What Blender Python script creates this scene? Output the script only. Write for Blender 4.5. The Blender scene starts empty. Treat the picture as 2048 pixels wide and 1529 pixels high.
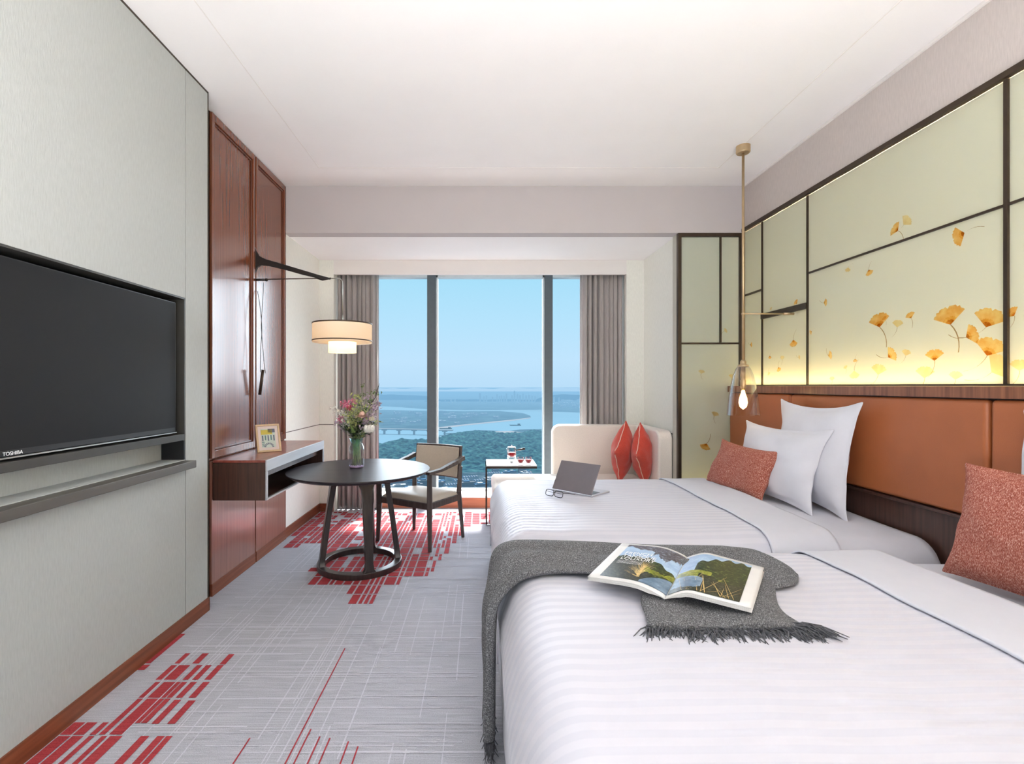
import bpy, bmesh, math, random
from mathutils import Vector, Matrix, noise
random.seed(7)
PI = math.pi
C = bpy.context.scene.collection
sc = bpy.context.scene

# ------------------------------------------------------------------ materials
def lin(c):
    return tuple((x/12.92 if x <= .04045 else ((x+.055)/1.055)**2.4) for x in c)
def rgb(r, g, b): return lin((r/255, g/255, b/255)) + (1.0,)

def new_mat(name):
    m = bpy.data.materials.new(name); m.use_nodes = True
    nt = m.node_tree
    for n in list(nt.nodes): nt.nodes.remove(n)
    out = nt.nodes.new('ShaderNodeOutputMaterial')
    return m, nt, out
def N(nt, t, **kw):
    n = nt.nodes.new(t)
    for k, v in kw.items():
        if k.startswith('i_'):
            n.inputs[k[2:].replace('_', ' ')].default_value = v
        else: setattr(n, k, v)
    return n
def pbr(name, col, rough=.6, metal=0, var=.0, scale=(20, 20, 20), bump=0, bscale=None, col2=None, detail=4,
        emis=None, estr=0, sheen=0, coat=0, spec=None):
    """principled material with a noise variation between two colours"""
    m, nt, out = new_mat(name)
    p = nt.nodes.new('ShaderNodeBsdfPrincipled')
    nt.links.new(p.outputs[0], out.inputs[0])
    p.inputs['Base Color'].default_value = col
    p.inputs['Roughness'].default_value = rough
    p.inputs['Metallic'].default_value = metal
    if spec is not None: p.inputs['Specular IOR Level'].default_value = spec
    if sheen: p.inputs['Sheen Weight'].default_value = sheen
    if coat: p.inputs['Coat Weight'].default_value = coat; p.inputs['Coat Roughness'].default_value = .15
    if emis: p.inputs['Emission Color'].default_value = emis; p.inputs['Emission Strength'].default_value = estr
    tc = nt.nodes.new('ShaderNodeTexCoord')
    if var or col2:
        mp = nt.nodes.new('ShaderNodeMapping'); mp.inputs['Scale'].default_value = scale
        nt.links.new(tc.outputs['Object'], mp.inputs[0])
        nz = nt.nodes.new('ShaderNodeTexNoise'); nz.inputs['Scale'].default_value = 1; nz.inputs['Detail'].default_value = detail
        nt.links.new(mp.outputs[0], nz.inputs['Vector'])
        cr = nt.nodes.new('ShaderNodeValToRGB')
        if col2 is None:
            a = tuple(min(1, x*(1-var)) for x in col[:3]) + (1,); b = tuple(min(1, x*(1+var)) for x in col[:3]) + (1,)
        else: a, b = col, col2
        cr.color_ramp.elements[0].color = a; cr.color_ramp.elements[0].position = .32
        cr.color_ramp.elements[1].color = b; cr.color_ramp.elements[1].position = .68
        nt.links.new(nz.outputs[0], cr.inputs[0]); nt.links.new(cr.outputs[0], p.inputs['Base Color'])
    if bump:
        mp2 = nt.nodes.new('ShaderNodeMapping'); mp2.inputs['Scale'].default_value = bscale or scale
        nt.links.new(tc.outputs['Object'], mp2.inputs[0])
        nb = nt.nodes.new('ShaderNodeTexNoise'); nb.inputs['Scale'].default_value = 1; nb.inputs['Detail'].default_value = 3
        nt.links.new(mp2.outputs[0], nb.inputs['Vector'])
        bp = nt.nodes.new('ShaderNodeBump'); bp.inputs['Strength'].default_value = bump; bp.inputs['Distance'].default_value = .004
        nt.links.new(nb.outputs[0], bp.inputs['Height']); nt.links.new(bp.outputs[0], p.inputs['Normal'])
    return m

def glassy(name, tint=(1, 1, 1, 1), gloss=.12, rough=.02, fres=True):
    m, nt, out = new_mat(name)
    tr = N(nt, 'ShaderNodeBsdfTransparent'); tr.inputs[0].default_value = tint
    gl = N(nt, 'ShaderNodeBsdfGlossy'); gl.inputs['Roughness'].default_value = rough
    mx = N(nt, 'ShaderNodeMixShader')
    if fres:
        lw = N(nt, 'ShaderNodeLayerWeight'); lw.inputs[0].default_value = gloss
        nt.links.new(lw.outputs['Facing'], mx.inputs[0])
    else: mx.inputs[0].default_value = gloss
    nt.links.new(tr.outputs[0], mx.inputs[1]); nt.links.new(gl.outputs[0], mx.inputs[2])
    nt.links.new(mx.outputs[0], out.inputs[0])
    return m

M = {}
M['wall_fabric'] = pbr('wall_fabric', rgb(182, 185, 182), .85, var=.05, scale=(160, 160, 24), bump=.25, bscale=(300, 300, 40))
M['wall_upper'] = pbr('wall_upper', rgb(200, 190, 185), .85, var=.05, scale=(130, 130, 20), bump=.2, bscale=(200, 200, 30))
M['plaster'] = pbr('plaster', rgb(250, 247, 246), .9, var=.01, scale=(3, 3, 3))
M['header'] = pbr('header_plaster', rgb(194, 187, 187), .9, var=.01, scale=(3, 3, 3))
M['pelmet'] = pbr('pelmet_plaster', rgb(238, 233, 229), .9, var=.01, scale=(3, 3, 3))
M['alcove'] = pbr('alcove_fabric', rgb(240, 239, 230), .85, var=.04, scale=(140, 140, 24))
M['wood'] = pbr('red_brown_wood', rgb(108, 58, 34), .25, scale=(60, 60, 1.6), col2=rgb(128, 70, 44), coat=.7, detail=5)
M['wood_frame'] = pbr('dark_red_wood_frame', rgb(78, 42, 28), .3, scale=(60, 60, 1.6), col2=rgb(118, 60, 40), coat=.3)
M['wood_low'] = pbr('pinkish_wood', rgb(136, 88, 72), .3, scale=(60, 60, 1.6), col2=rgb(160, 108, 90), coat=1, detail=5)
M['wood_x'] = pbr('skirting_wood', rgb(112, 58, 34), .45, scale=(50, 2, 50), col2=rgb(140, 78, 50))
M['wood_y'] = pbr('headboard_wood', rgb(112, 68, 46), .35, scale=(60, 60, 2.5), col2=rgb(150, 96, 66), coat=.2)
M['wood_dark'] = pbr('dark_brown_wood', rgb(62, 42, 35), .35, scale=(60, 60, 3), col2=rgb(84, 57, 47), coat=.2)
M['wood_top'] = pbr('desk_top_wood', rgb(122, 58, 48), .3, scale=(40, 3, 40), col2=rgb(150, 82, 68), coat=.3)
M['wood_plinth'] = pbr('plinth_wood', rgb(176, 98, 66), .4, scale=(2, 40, 40), col2=rgb(205, 128, 92))
M['desk_light'] = pbr('desk_light_edge', rgb(196, 198, 204), .35, scale=(30, 2, 30), var=.05, coat=.4)
M['espresso'] = pbr('espresso_wood', rgb(40, 33, 32), .32, scale=(50, 50, 3), col2=rgb(62, 52, 49), coat=.25)
M['espresso_top'] = pbr('espresso_table_top', rgb(44, 40, 44), .36, scale=(3, 60, 3), col2=rgb(62, 56, 60), spec=.2)
M['chair_wood'] = pbr('chair_wood', rgb(66, 56, 54), .4, scale=(50, 50, 3), col2=rgb(92, 80, 76))
M['bronze'] = pbr('dark_bronze', rgb(74, 62, 52), .38, metal=.7, var=.08)
M['blackmetal'] = pbr('black_metal', rgb(44, 40, 38), .4, metal=.4, var=.05)
M['tvblack'] = pbr('tv_black', rgb(30, 30, 32), .35, var=.02)
M['tvscreen'] = pbr('tv_screen', rgb(33, 33, 34), .55, var=.01, spec=.15)
M['tvframe'] = pbr('tv_surround', rgb(66, 64, 60), .45, metal=.2, var=.05)
M['shelf'] = pbr('console_shelf', rgb(96, 92, 86), .4, metal=.2, var=.06, scale=(40, 3, 40))
M['silver'] = pbr('silver_trim', rgb(180, 184, 180), .3, metal=.8, var=.02)
M['white_text'] = pbr('white_lettering', rgb(240, 240, 240), .6, emis=(1, 1, 1, 1), estr=.15, var=.01)
M['brass'] = pbr('brass', rgb(196, 172, 136), .35, metal=.75, var=.05)
M['seam'] = pbr('dark_seam', rgb(70, 60, 50), .8, var=.05)
M['chair_leather'] = pbr('beige_leather', rgb(196, 184, 168), .45, var=.03, scale=(60, 60, 60), bump=.15, bscale=(250, 250, 250))
M['sofa'] = pbr('cream_sofa_fabric', rgb(246, 236, 226), .9, var=.05, scale=(140, 140, 140), bump=.3, bscale=(300, 300, 300), sheen=.3)
M['red_fabric'] = pbr('coral_red_fabric', rgb(205, 68, 50), .85, var=.12, scale=(140, 140, 140), bump=.3, bscale=(300, 300, 300), sheen=.3)
M['white_linen'] = pbr('white_linen', rgb(206, 207, 217), .75, var=.01, bump=.12, bscale=(9, 9, 9), sheen=.2)
M['pillow_linen'] = pbr('pillow_linen', rgb(228, 228, 236), .75, var=.01, bump=.2, bscale=(9, 9, 9), sheen=.2)
M['curtain'] = pbr('taupe_curtain', rgb(166, 159, 156), .85, var=.06, scale=(200, 200, 14), sheen=.2)
M['sheer'] = pbr('white_sheer', rgb(226, 222, 220), .9, var=.03)
M['leather'] = pbr('tan_leather', rgb(172, 100, 60), .42, var=.05, scale=(5, 5, 5), bump=.15, bscale=(240, 240, 240))
M['laptop'] = pbr('laptop_grey', rgb(128, 124, 132), .45, metal=.4, var=.02)
M['laptop_in'] = pbr('laptop_inner', rgb(190, 190, 198), .4, metal=.4, var=.03)
M['keys'] = pbr('laptop_keys', rgb(60, 60, 66), .5, var=.03)
M['glasses'] = pbr('spectacle_frame', rgb(40, 42, 46), .3, var=.03)
M['lens'] = glassy('lens_glass', (.96, .97, 1, 1), .1)
M['frame_wood'] = pbr('pale_frame_wood', rgb(206, 178, 140), .5, var=.08, scale=(80, 80, 20))
M['frame_side'] = pbr('frame_side_wood', rgb(96, 66, 46), .5, var=.08)
M['paper'] = pbr('white_paper', rgb(236, 234, 232), .55, var=.02)
M['mount'] = pbr('mount_card', rgb(222, 206, 200), .8, var=.02)
M['art_a'] = pbr('art_teal', rgb(96, 128, 128), .7, var=.1)
M['art_b'] = pbr('art_yellow', rgb(200, 184, 84), .7, var=.1)
M['art_c'] = pbr('art_slate', rgb(104, 108, 130), .7, var=.1)
M['art_d'] = pbr('art_pale', rgb(198, 210, 200), .7, var=.05)
M['chrome'] = pbr('chrome', rgb(205, 205, 205), .15, metal=1, var=.01)
M['marble'] = pbr('white_marble', rgb(244, 244, 242), .2, var=.03, scale=(8, 8, 8))
M['tea'] = pbr('red_tea', rgb(176, 30, 36), .15, var=.05, emis=rgb(176, 30, 36), estr=.15)
M['tea_glass'] = glassy('tea_glass', (.97, .97, .98, 1), .55, .08)
M['tray'] = pbr('pale_acrylic_tray', rgb(244, 240, 242), .3, var=.02)
M['stem'] = pbr('green_stem', rgb(140, 160, 110), .6, var=.2)
M['leaf'] = pbr('green_leaf', rgb(86, 116, 60), .5, col2=rgb(132, 150, 84), scale=(30, 30, 30))
M['leaf_dark'] = pbr('dark_green_leaf', rgb(46, 66, 48), .5, col2=rgb(74, 92, 62), scale=(30, 30, 30))
M['leaf_lime'] = pbr('lime_bud', rgb(188, 196, 130), .6, var=.15, scale=(60, 60, 60))
M['petal_white'] = pbr('white_petal', rgb(242, 238, 230), .6, var=.04)
M['petal_cream'] = pbr('cream_petal', rgb(226, 216, 190), .6, var=.06)
M['petal_pink'] = pbr('pink_petal', rgb(214, 104, 146), .6, col2=rgb(236, 160, 182), scale=(50, 50, 50))
M['petal_magenta'] = pbr('magenta_petal', rgb(206, 56, 96), .6, var=.12)
M['petal_peach'] = pbr('peach_petal', rgb(238, 198, 182), .6, var=.06)
M['petal_lilac'] = pbr('lilac_petal', rgb(196, 176, 190), .6, var=.12, scale=(50, 50, 50))
M['twig'] = pbr('dark_twig', rgb(52, 46, 40), .7, var=.1)
M['bulb'] = pbr('warm_bulb', rgb(255, 220, 150), .4, emis=(1, .70, .34, 1), estr=7)
M['pend_glass'] = glassy('amber_pendant_glass', (.97, .92, .85, 1), .42, .06)
M['duvet_seam'] = pbr('duvet_seam', rgb(205, 202, 210), .8, var=.02)
M['window_frame'] = pbr('window_frame_grey', rgb(84, 94, 100), .5, metal=.1, var=.05)
M['window_edge'] = pbr('window_frame_pale', rgb(206, 216, 218), .5, var=.03)
M['pane'] = glassy('window_glass', (.99, .995, 1, 1), .03, .01)
M['sill'] = pbr('white_stone_sill', rgb(245, 240, 236), .5, var=.02)
M['bedbase'] = pbr('bed_base_fabric', rgb(206, 198, 196), .9, var=.04, scale=(90, 90, 90))

# translucent drum shades
def shade_mat(name, col, e, s):
    m, nt, out = new_mat(name)
    d = N(nt, 'ShaderNodeBsdfDiffuse'); d.inputs[0].default_value = col
    t = N(nt, 'ShaderNodeBsdfTranslucent'); t.inputs[0].default_value = col
    mx = N(nt, 'ShaderNodeMixShader'); mx.inputs[0].default_value = .5
    em = N(nt, 'ShaderNodeEmission'); em.inputs[0].default_value = e; em.inputs[1].default_value = s
    ad = N(nt, 'ShaderNodeAddShader')
    tc = N(nt, 'ShaderNodeTexCoord'); nz = N(nt, 'ShaderNodeTexNoise'); nz.inputs['Scale'].default_value = 120
    nt.links.new(tc.outputs['Object'], nz.inputs['Vector'])
    bp = N(nt, 'ShaderNodeBump'); bp.inputs['Strength'].default_value = .1; bp.inputs['Distance'].default_value = .002
    nt.links.new(nz.outputs[0], bp.inputs['Height']); nt.links.new(bp.outputs[0], d.inputs['Normal'])
    nt.links.new(d.outputs[0], mx.inputs[1]); nt.links.new(t.outputs[0], mx.inputs[2])
    nt.links.new(mx.outputs[0], ad.inputs[0]); nt.links.new(em.outputs[0], ad.inputs[1]); nt.links.new(ad.outputs[0], out.inputs[0])
    return m
M['shade'] = shade_mat('linen_shade', rgb(240, 224, 205), (1, .80, .58, 1), .10)
M['shade_in'] = shade_mat('glowing_diffuser', rgb(250, 236, 190), (1, .86, .52, 1), .42)
# backlit glass: translucent, lit by the LED strips behind it
def backlit(name, col, trans):
    m, nt, out = new_mat(name)
    d = N(nt, 'ShaderNodeBsdfDiffuse'); d.inputs[0].default_value = col
    t = N(nt, 'ShaderNodeBsdfTranslucent'); t.inputs[0].default_value = trans
    g = N(nt, 'ShaderNodeBsdfGlossy'); g.inputs['Roughness'].default_value = .12
    tc = N(nt, 'ShaderNodeTexCoord'); nz = N(nt, 'ShaderNodeTexNoise'); nz.inputs['Scale'].default_value = 2.2
    nt.links.new(tc.outputs['Object'], nz.inputs['Vector'])
    cr = N(nt, 'ShaderNodeValToRGB'); cr.color_ramp.elements[0].color = tuple(x*.93 for x in col[:3]) + (1,); cr.color_ramp.elements[1].color = col
    nt.links.new(nz.outputs[0], cr.inputs[0]); nt.links.new(cr.outputs[0], d.inputs[0])
    m1 = N(nt, 'ShaderNodeMixShader'); m1.inputs[0].default_value = .5
    m2 = N(nt, 'ShaderNodeMixShader'); m2.inputs[0].default_value = .05
    nt.links.new(d.outputs[0], m1.inputs[1]); nt.links.new(t.outputs[0], m1.inputs[2])
    nt.links.new(m1.outputs[0], m2.inputs[1]); nt.links.new(g.outputs[0], m2.inputs[2])
    nt.links.new(m2.outputs[0], out.inputs[0])
    return m
M['glass_panel'] = backlit('milky_backlit_glass', rgb(226, 232, 222), rgb(255, 252, 232))
def film(name, c1, c2, alpha=1.):
    m, nt, out = new_mat(name)
    tc = N(nt, 'ShaderNodeTexCoord'); nz = N(nt, 'ShaderNodeTexNoise'); nz.inputs['Scale'].default_value = 22; nz.inputs['Detail'].default_value = 3
    nt.links.new(tc.outputs['Object'], nz.inputs['Vector'])
    cr = N(nt, 'ShaderNodeValToRGB'); cr.color_ramp.elements[0].color = c1; cr.color_ramp.elements[0].position = .4; cr.color_ramp.elements[1].color = c2; cr.color_ramp.elements[1].position = .65
    tr = N(nt, 'ShaderNodeBsdfTransparent'); nt.links.new(nz.outputs[0], cr.inputs[0]); nt.links.new(cr.outputs[0], tr.inputs[0]); nt.links.new(tr.outputs[0], out.inputs[0])
    return m
M['ginkgo'] = film('amber_ginkgo_print', (.90, .58, .26, 1), (.98, .78, .46, 1))
M['ginkgo_core'] = film('ginkgo_heart_print', (.62, .38, .17, 1), (.80, .55, .28, 1))
M['ginkgo_pale'] = film('pale_ginkgo_print', (.93, .78, .52, 1), (.98, .88, .66, 1))
M['ginkgo_stem'] = film('ginkgo_stem_print', (.45, .33, .2, 1), (.6, .45, .3, 1))
M['cavity'] = pbr('white_light_cavity', rgb(196, 192, 180), .9, var=.01)

def striped_duvet():
    m, nt, out = new_mat('white_satin_stripe')
    p = N(nt, 'ShaderNodeBsdfPrincipled'); nt.links.new(p.outputs[0], out.inputs[0])
    tc = N(nt, 'ShaderNodeTexCoord'); sp = N(nt, 'ShaderNodeSeparateXYZ'); nt.links.new(tc.outputs['Object'], sp.inputs[0])
    mu = N(nt, 'ShaderNodeMath', operation='MULTIPLY'); mu.inputs[1].default_value = 2*PI/.047
    nt.links.new(sp.outputs['Y'], mu.inputs[0])
    sn = N(nt, 'ShaderNodeMath', operation='SINE'); nt.links.new(mu.outputs[0], sn.inputs[0])
    mr = N(nt, 'ShaderNodeMapRange'); mr.inputs[1].default_value = -.25; mr.inputs[2].default_value = .25
    nt.links.new(sn.outputs[0], mr.inputs[0])
    cr = N(nt, 'ShaderNodeValToRGB'); cr.color_ramp.elements[0].color = rgb(202, 202, 213); cr.color_ramp.elements[1].color = rgb(209, 208, 218)
    nt.links.new(mr.outputs[0], cr.inputs[0]); nt.links.new(cr.outputs[0], p.inputs['Base Color'])
    rr = N(nt, 'ShaderNodeMapRange'); rr.inputs[3].default_value = .75; rr.inputs[4].default_value = .42
    nt.links.new(mr.outputs[0], rr.inputs[0]); nt.links.new(rr.outputs[0], p.inputs['Roughness'])
    p.inputs['Sheen Weight'].default_value = .15
    return m
M['duvet'] = striped_duvet()

def woven(name, c1, c2, c3, sx=(60, 260, 60)):
    m, nt, out = new_mat(name)
    p = N(nt, 'ShaderNodeBsdfPrincipled'); nt.links.new(p.outputs[0], out.inputs[0]); p.inputs['Roughness'].default_value = .9
    tc = N(nt, 'ShaderNodeTexCoord'); mp = N(nt, 'ShaderNodeMapping'); mp.inputs['Scale'].default_value = sx
    nt.links.new(tc.outputs['Object'], mp.inputs[0])
    nz = N(nt, 'ShaderNodeTexNoise'); nz.inputs['Scale'].default_value = 1; nz.inputs['Detail'].default_value = 5; nz.inputs['Roughness'].default_value = .7
    nt.links.new(mp.outputs[0], nz.inputs['Vector'])
    cr = N(nt, 'ShaderNodeValToRGB'); e = cr.color_ramp.elements
    e[0].color = c1; e[0].position = .42; e[1].color = c3; e[1].position = .64
    k = e.new(.53); k.color = c2
    nt.links.new(nz.outputs[0], cr.inputs[0]); nt.links.new(cr.outputs[0], p.inputs['Base Color'])
    bp = N(nt, 'ShaderNodeBump'); bp.inputs['Strength'].default_value = .5; bp.inputs['Distance'].default_value = .003
    nt.links.new(nz.outputs[0], bp.inputs['Height']); nt.links.new(bp.outputs[0], p.inputs['Normal'])
    return m
M['cushion_weave'] = woven('rust_chenille', rgb(132, 60, 44), rgb(176, 98, 80), rgb(226, 190, 176), (520, 130, 130))
M['throw'] = woven('grey_knit', rgb(68, 69, 72), rgb(104, 105, 108), rgb(166, 167, 170), (330, 260, 260))
M['fringe'] = pbr('grey_fringe', rgb(82, 83, 88), .9, var=.35, scale=(90, 90, 90))

def carpet(name, c1, c2):
    m, nt, out = new_mat(name)
    p = N(nt, 'ShaderNodeBsdfPrincipled'); nt.links.new(p.outputs[0], out.inputs[0]); p.inputs['Roughness'].default_value = .95
    tc = N(nt, 'ShaderNodeTexCoord')
    nz = N(nt, 'ShaderNodeTexNoise'); nz.inputs['Scale'].default_value = 240; nz.inputs['Detail'].default_value = 3
    nt.links.new(tc.outputs['Object'], nz.inputs['Vector'])
    mp = N(nt, 'ShaderNodeMapping'); mp.inputs['Scale'].default_value = (5, 170, 5); nt.links.new(tc.outputs['Object'], mp.inputs[0])
    n2 = N(nt, 'ShaderNodeTexNoise'); n2.inputs['Scale'].default_value = 1; n2.inputs['Detail'].default_value = 3
    nt.links.new(mp.outputs[0], n2.inputs['Vector'])
    ad = N(nt, 'ShaderNodeMath', operation='ADD'); nt.links.new(nz.outputs[0], ad.inputs[0]); nt.links.new(n2.outputs[0], ad.inputs[1])
    cr = N(nt, 'ShaderNodeValToRGB'); cr.color_ramp.elements[0].position = .3; cr.color_ramp.elements[1].position = .72
    hv = N(nt, 'ShaderNodeMath', operation='MULTIPLY'); hv.inputs[1].default_value = .5; nt.links.new(ad.outputs[0], hv.inputs[0])
    cr.color_ramp.elements[0].color = c1; cr.color_ramp.elements[1].color = c2
    nt.links.new(hv.outputs[0], cr.inputs[0]); nt.links.new(cr.outputs[0], p.inputs['Base Color'])
    bp = N(nt, 'ShaderNodeBump'); bp.inputs['Strength'].default_value = .6; bp.inputs['Distance'].default_value = .004
    nt.links.new(nz.outputs[0], bp.inputs['Height']); nt.links.new(bp.outputs[0], p.inputs['Normal'])
    return m
M['carpet'] = carpet('grey_lilac_carpet', rgb(152, 153, 161), rgb(204, 204, 213))
M['carpet_red'] = carpet('red_carpet_pile', rgb(140, 36, 44), rgb(190, 66, 72))
M['carpet_white'] = carpet('white_carpet_pile', rgb(192, 191, 200), rgb(214, 213, 222))

# outdoor materials, haze painted in as emission by world-space distance from the building
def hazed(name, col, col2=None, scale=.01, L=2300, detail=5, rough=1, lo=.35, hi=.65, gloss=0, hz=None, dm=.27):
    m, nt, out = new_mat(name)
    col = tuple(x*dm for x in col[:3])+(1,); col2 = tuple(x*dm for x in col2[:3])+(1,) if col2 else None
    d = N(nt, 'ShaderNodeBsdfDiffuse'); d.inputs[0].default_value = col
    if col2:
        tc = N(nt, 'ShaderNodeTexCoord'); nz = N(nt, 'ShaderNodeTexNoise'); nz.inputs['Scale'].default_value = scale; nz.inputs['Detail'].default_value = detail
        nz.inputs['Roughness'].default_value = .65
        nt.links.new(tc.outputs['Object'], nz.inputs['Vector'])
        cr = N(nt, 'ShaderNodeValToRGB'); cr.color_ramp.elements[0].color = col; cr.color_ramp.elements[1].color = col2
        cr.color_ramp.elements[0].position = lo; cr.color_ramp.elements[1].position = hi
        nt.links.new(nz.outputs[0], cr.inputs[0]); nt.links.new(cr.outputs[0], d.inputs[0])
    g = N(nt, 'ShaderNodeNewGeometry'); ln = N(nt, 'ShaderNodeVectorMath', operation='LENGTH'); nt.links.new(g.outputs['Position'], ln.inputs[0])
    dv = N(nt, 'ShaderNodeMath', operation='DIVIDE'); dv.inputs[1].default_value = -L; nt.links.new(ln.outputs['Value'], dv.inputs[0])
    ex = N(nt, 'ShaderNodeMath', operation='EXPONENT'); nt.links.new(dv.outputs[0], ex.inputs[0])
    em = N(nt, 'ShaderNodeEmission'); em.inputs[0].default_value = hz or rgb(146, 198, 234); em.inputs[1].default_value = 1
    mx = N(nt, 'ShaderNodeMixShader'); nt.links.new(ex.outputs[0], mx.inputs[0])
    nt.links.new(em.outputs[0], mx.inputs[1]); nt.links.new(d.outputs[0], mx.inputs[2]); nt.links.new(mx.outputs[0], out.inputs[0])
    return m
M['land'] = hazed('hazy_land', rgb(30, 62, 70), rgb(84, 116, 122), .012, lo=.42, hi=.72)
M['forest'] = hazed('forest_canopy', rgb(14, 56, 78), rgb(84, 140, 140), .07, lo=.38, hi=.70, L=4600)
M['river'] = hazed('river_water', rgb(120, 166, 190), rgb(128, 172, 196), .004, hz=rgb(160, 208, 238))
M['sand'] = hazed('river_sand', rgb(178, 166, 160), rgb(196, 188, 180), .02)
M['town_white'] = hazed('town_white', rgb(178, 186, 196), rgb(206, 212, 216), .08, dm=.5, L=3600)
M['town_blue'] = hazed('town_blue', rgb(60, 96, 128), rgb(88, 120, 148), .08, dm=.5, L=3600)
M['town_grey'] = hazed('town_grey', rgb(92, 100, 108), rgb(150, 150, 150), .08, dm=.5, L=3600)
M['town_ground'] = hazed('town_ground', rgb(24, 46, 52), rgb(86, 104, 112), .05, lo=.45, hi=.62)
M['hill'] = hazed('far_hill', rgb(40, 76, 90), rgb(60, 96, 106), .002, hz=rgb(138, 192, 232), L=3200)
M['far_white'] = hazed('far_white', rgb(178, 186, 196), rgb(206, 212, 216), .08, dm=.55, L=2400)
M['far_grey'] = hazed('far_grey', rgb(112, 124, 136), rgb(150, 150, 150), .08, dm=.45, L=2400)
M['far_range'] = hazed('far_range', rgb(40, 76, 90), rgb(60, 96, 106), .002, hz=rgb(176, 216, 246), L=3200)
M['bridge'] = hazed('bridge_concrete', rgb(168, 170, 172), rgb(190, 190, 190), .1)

# ------------------------------------------------------------------ mesh builder
class MB:
    def __init__(s): s.v = []; s.f = []; s.m = []; s.mi = 0
    def add(s, vs, fs, mat=None):
        k = len(s.v); s.v += [tuple(v) for v in vs]
        for f in fs: s.f.append(tuple(i+k for i in f)); s.m.append(s.mi if mat is None else mat)
        return s
    def box(s, x0, x1, y0, y1, z0, z1, mat=None):
        x0, x1 = min(x0, x1), max(x0, x1); y0, y1 = min(y0, y1), max(y0, y1); z0, z1 = min(z0, z1), max(z0, z1)
        return s.add([(x0, y0, z0), (x1, y0, z0), (x1, y1, z0), (x0, y1, z0), (x0, y0, z1), (x1, y0, z1), (x1, y1, z1), (x0, y1, z1)],
              [(0, 3, 2, 1), (4, 5, 6, 7), (0, 1, 5, 4), (1, 2, 6, 5), (2, 3, 7, 6), (3, 0, 4, 7)], mat)
    def tube(s, pts, rad, n=10, mat=None, ry=None):
        """tube along points; rad number or list; ry optional second radius (flat section)"""
        P = [Vector(p) for p in pts]
        R = rad if isinstance(rad, (list, tuple)) else [rad]*len(P)
        R2 = ry if isinstance(ry, (list, tuple)) else ([ry]*len(P) if ry else R)
        vs = []; up = None
        for i, p in enumerate(P):
            t = (P[min(i+1, len(P)-1)] - P[max(i-1, 0)]).normalized()
            if up is None:
                a = Vector((0, 0, 1)) if abs(t.z) < .9 else Vector((1, 0, 0))
                u = t.cross(a).normalized()
            else: u = (up - t*up.dot(t)).normalized()
            w = t.cross(u).normalized(); up = u
            for k in range(n):
                a = 2*PI*k/n; vs.append(p + u*math.cos(a)*R[i] + w*math.sin(a)*R2[i])
        fs = []
        for i in range(len(P)-1):
            for k in range(n):
                fs.append((i*n+k, i*n+(k+1) % n, (i+1)*n+(k+1) % n, (i+1)*n+k))
        fs.append(tuple(range(n-1, -1, -1))); fs.append(tuple((len(P)-1)*n+k for k in range(n)))
        return s.add(vs, fs, mat)
    def lathe(s, prof, cx=0, cy=0, n=32, mat=None, cap=True):
        vs = []; fs = []
        for r, z in prof:
            for k in range(n):
                a = 2*PI*k/n; vs.append((cx+r*math.cos(a), cy+r*math.sin(a), z))
        for i in range(len(prof)-1):
            for k in range(n): fs.append((i*n+k, i*n+(k+1) % n, (i+1)*n+(k+1) % n, (i+1)*n+k))
        if cap:
            fs.append(tuple(range(n-1, -1, -1))); fs.append(tuple((len(prof)-1)*n+k for k in range(n)))
        return s.add(vs, fs, mat)
    def beam(s, p, q, w, h, w2=None, h2=None, mat=None, up=(0, 0, 1)):
        """tapered rectangular bar from p to q"""
        p, q = Vector(p), Vector(q); t = (q-p).normalized(); up = Vector(up)
        if abs(t.dot(up)) > .95: up = Vector((0, 1, 0))
        u = t.cross(up).normalized(); v = u.cross(t).normalized(); w2 = w2 or w; h2 = h2 or h
        vs = [p-u*w/2-v*h/2, p+u*w/2-v*h/2, p+u*w/2+v*h/2, p-u*w/2+v*h/2,
              q-u*w2/2-v*h2/2, q+u*w2/2-v*h2/2, q+u*w2/2+v*h2/2, q-u*w2/2+v*h2/2]
        return s.add(vs, [(0, 3, 2, 1), (4, 5, 6, 7), (0, 1, 5, 4), (1, 2, 6, 5), (2, 3, 7, 6), (3, 0, 4, 7)], mat)
    def grid(s, fn, nu, nv, mat=None, wrap_u=False):
        vs = [fn(i/nu, j/nv) for i in range(nu+1) for j in range(nv+1)]
        fs = [(i*(nv+1)+j, (i+1)*(nv+1)+j, (i+1)*(nv+1)+j+1, i*(nv+1)+j+1) for i in range(nu) for j in range(nv)]
        return s.add(vs, fs, mat)
    def ball(s, c, r, n=8, m=6, mat=None, sz=1):
        c = Vector(c); vs = [c+Vector((0, 0, r*sz))]
        for i in range(1, m):
            a = PI*i/m
            for k in range(n): b = 2*PI*k/n; vs.append(c+Vector((r*math.sin(a)*math.cos(b), r*math.sin(a)*math.sin(b), r*sz*math.cos(a))))
        vs.append(c-Vector((0, 0, r*sz))); fs = [(0, 1+k, 1+(k+1) % n) for k in range(n)]
        for i in range(m-2):
            for k in range(n): fs.append((1+i*n+k, 1+(i+1)*n+k, 1+(i+1)*n+(k+1) % n, 1+i*n+(k+1) % n))
        L = len(vs)-1; fs += [(L, 1+(m-2)*n+(k+1) % n, 1+(m-2)*n+k) for k in range(n)]
        return s.add(vs, fs, mat)
    def xf(s, mtx): s.v = [tuple(mtx @ Vector(v)) for v in s.v]; return s
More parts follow.
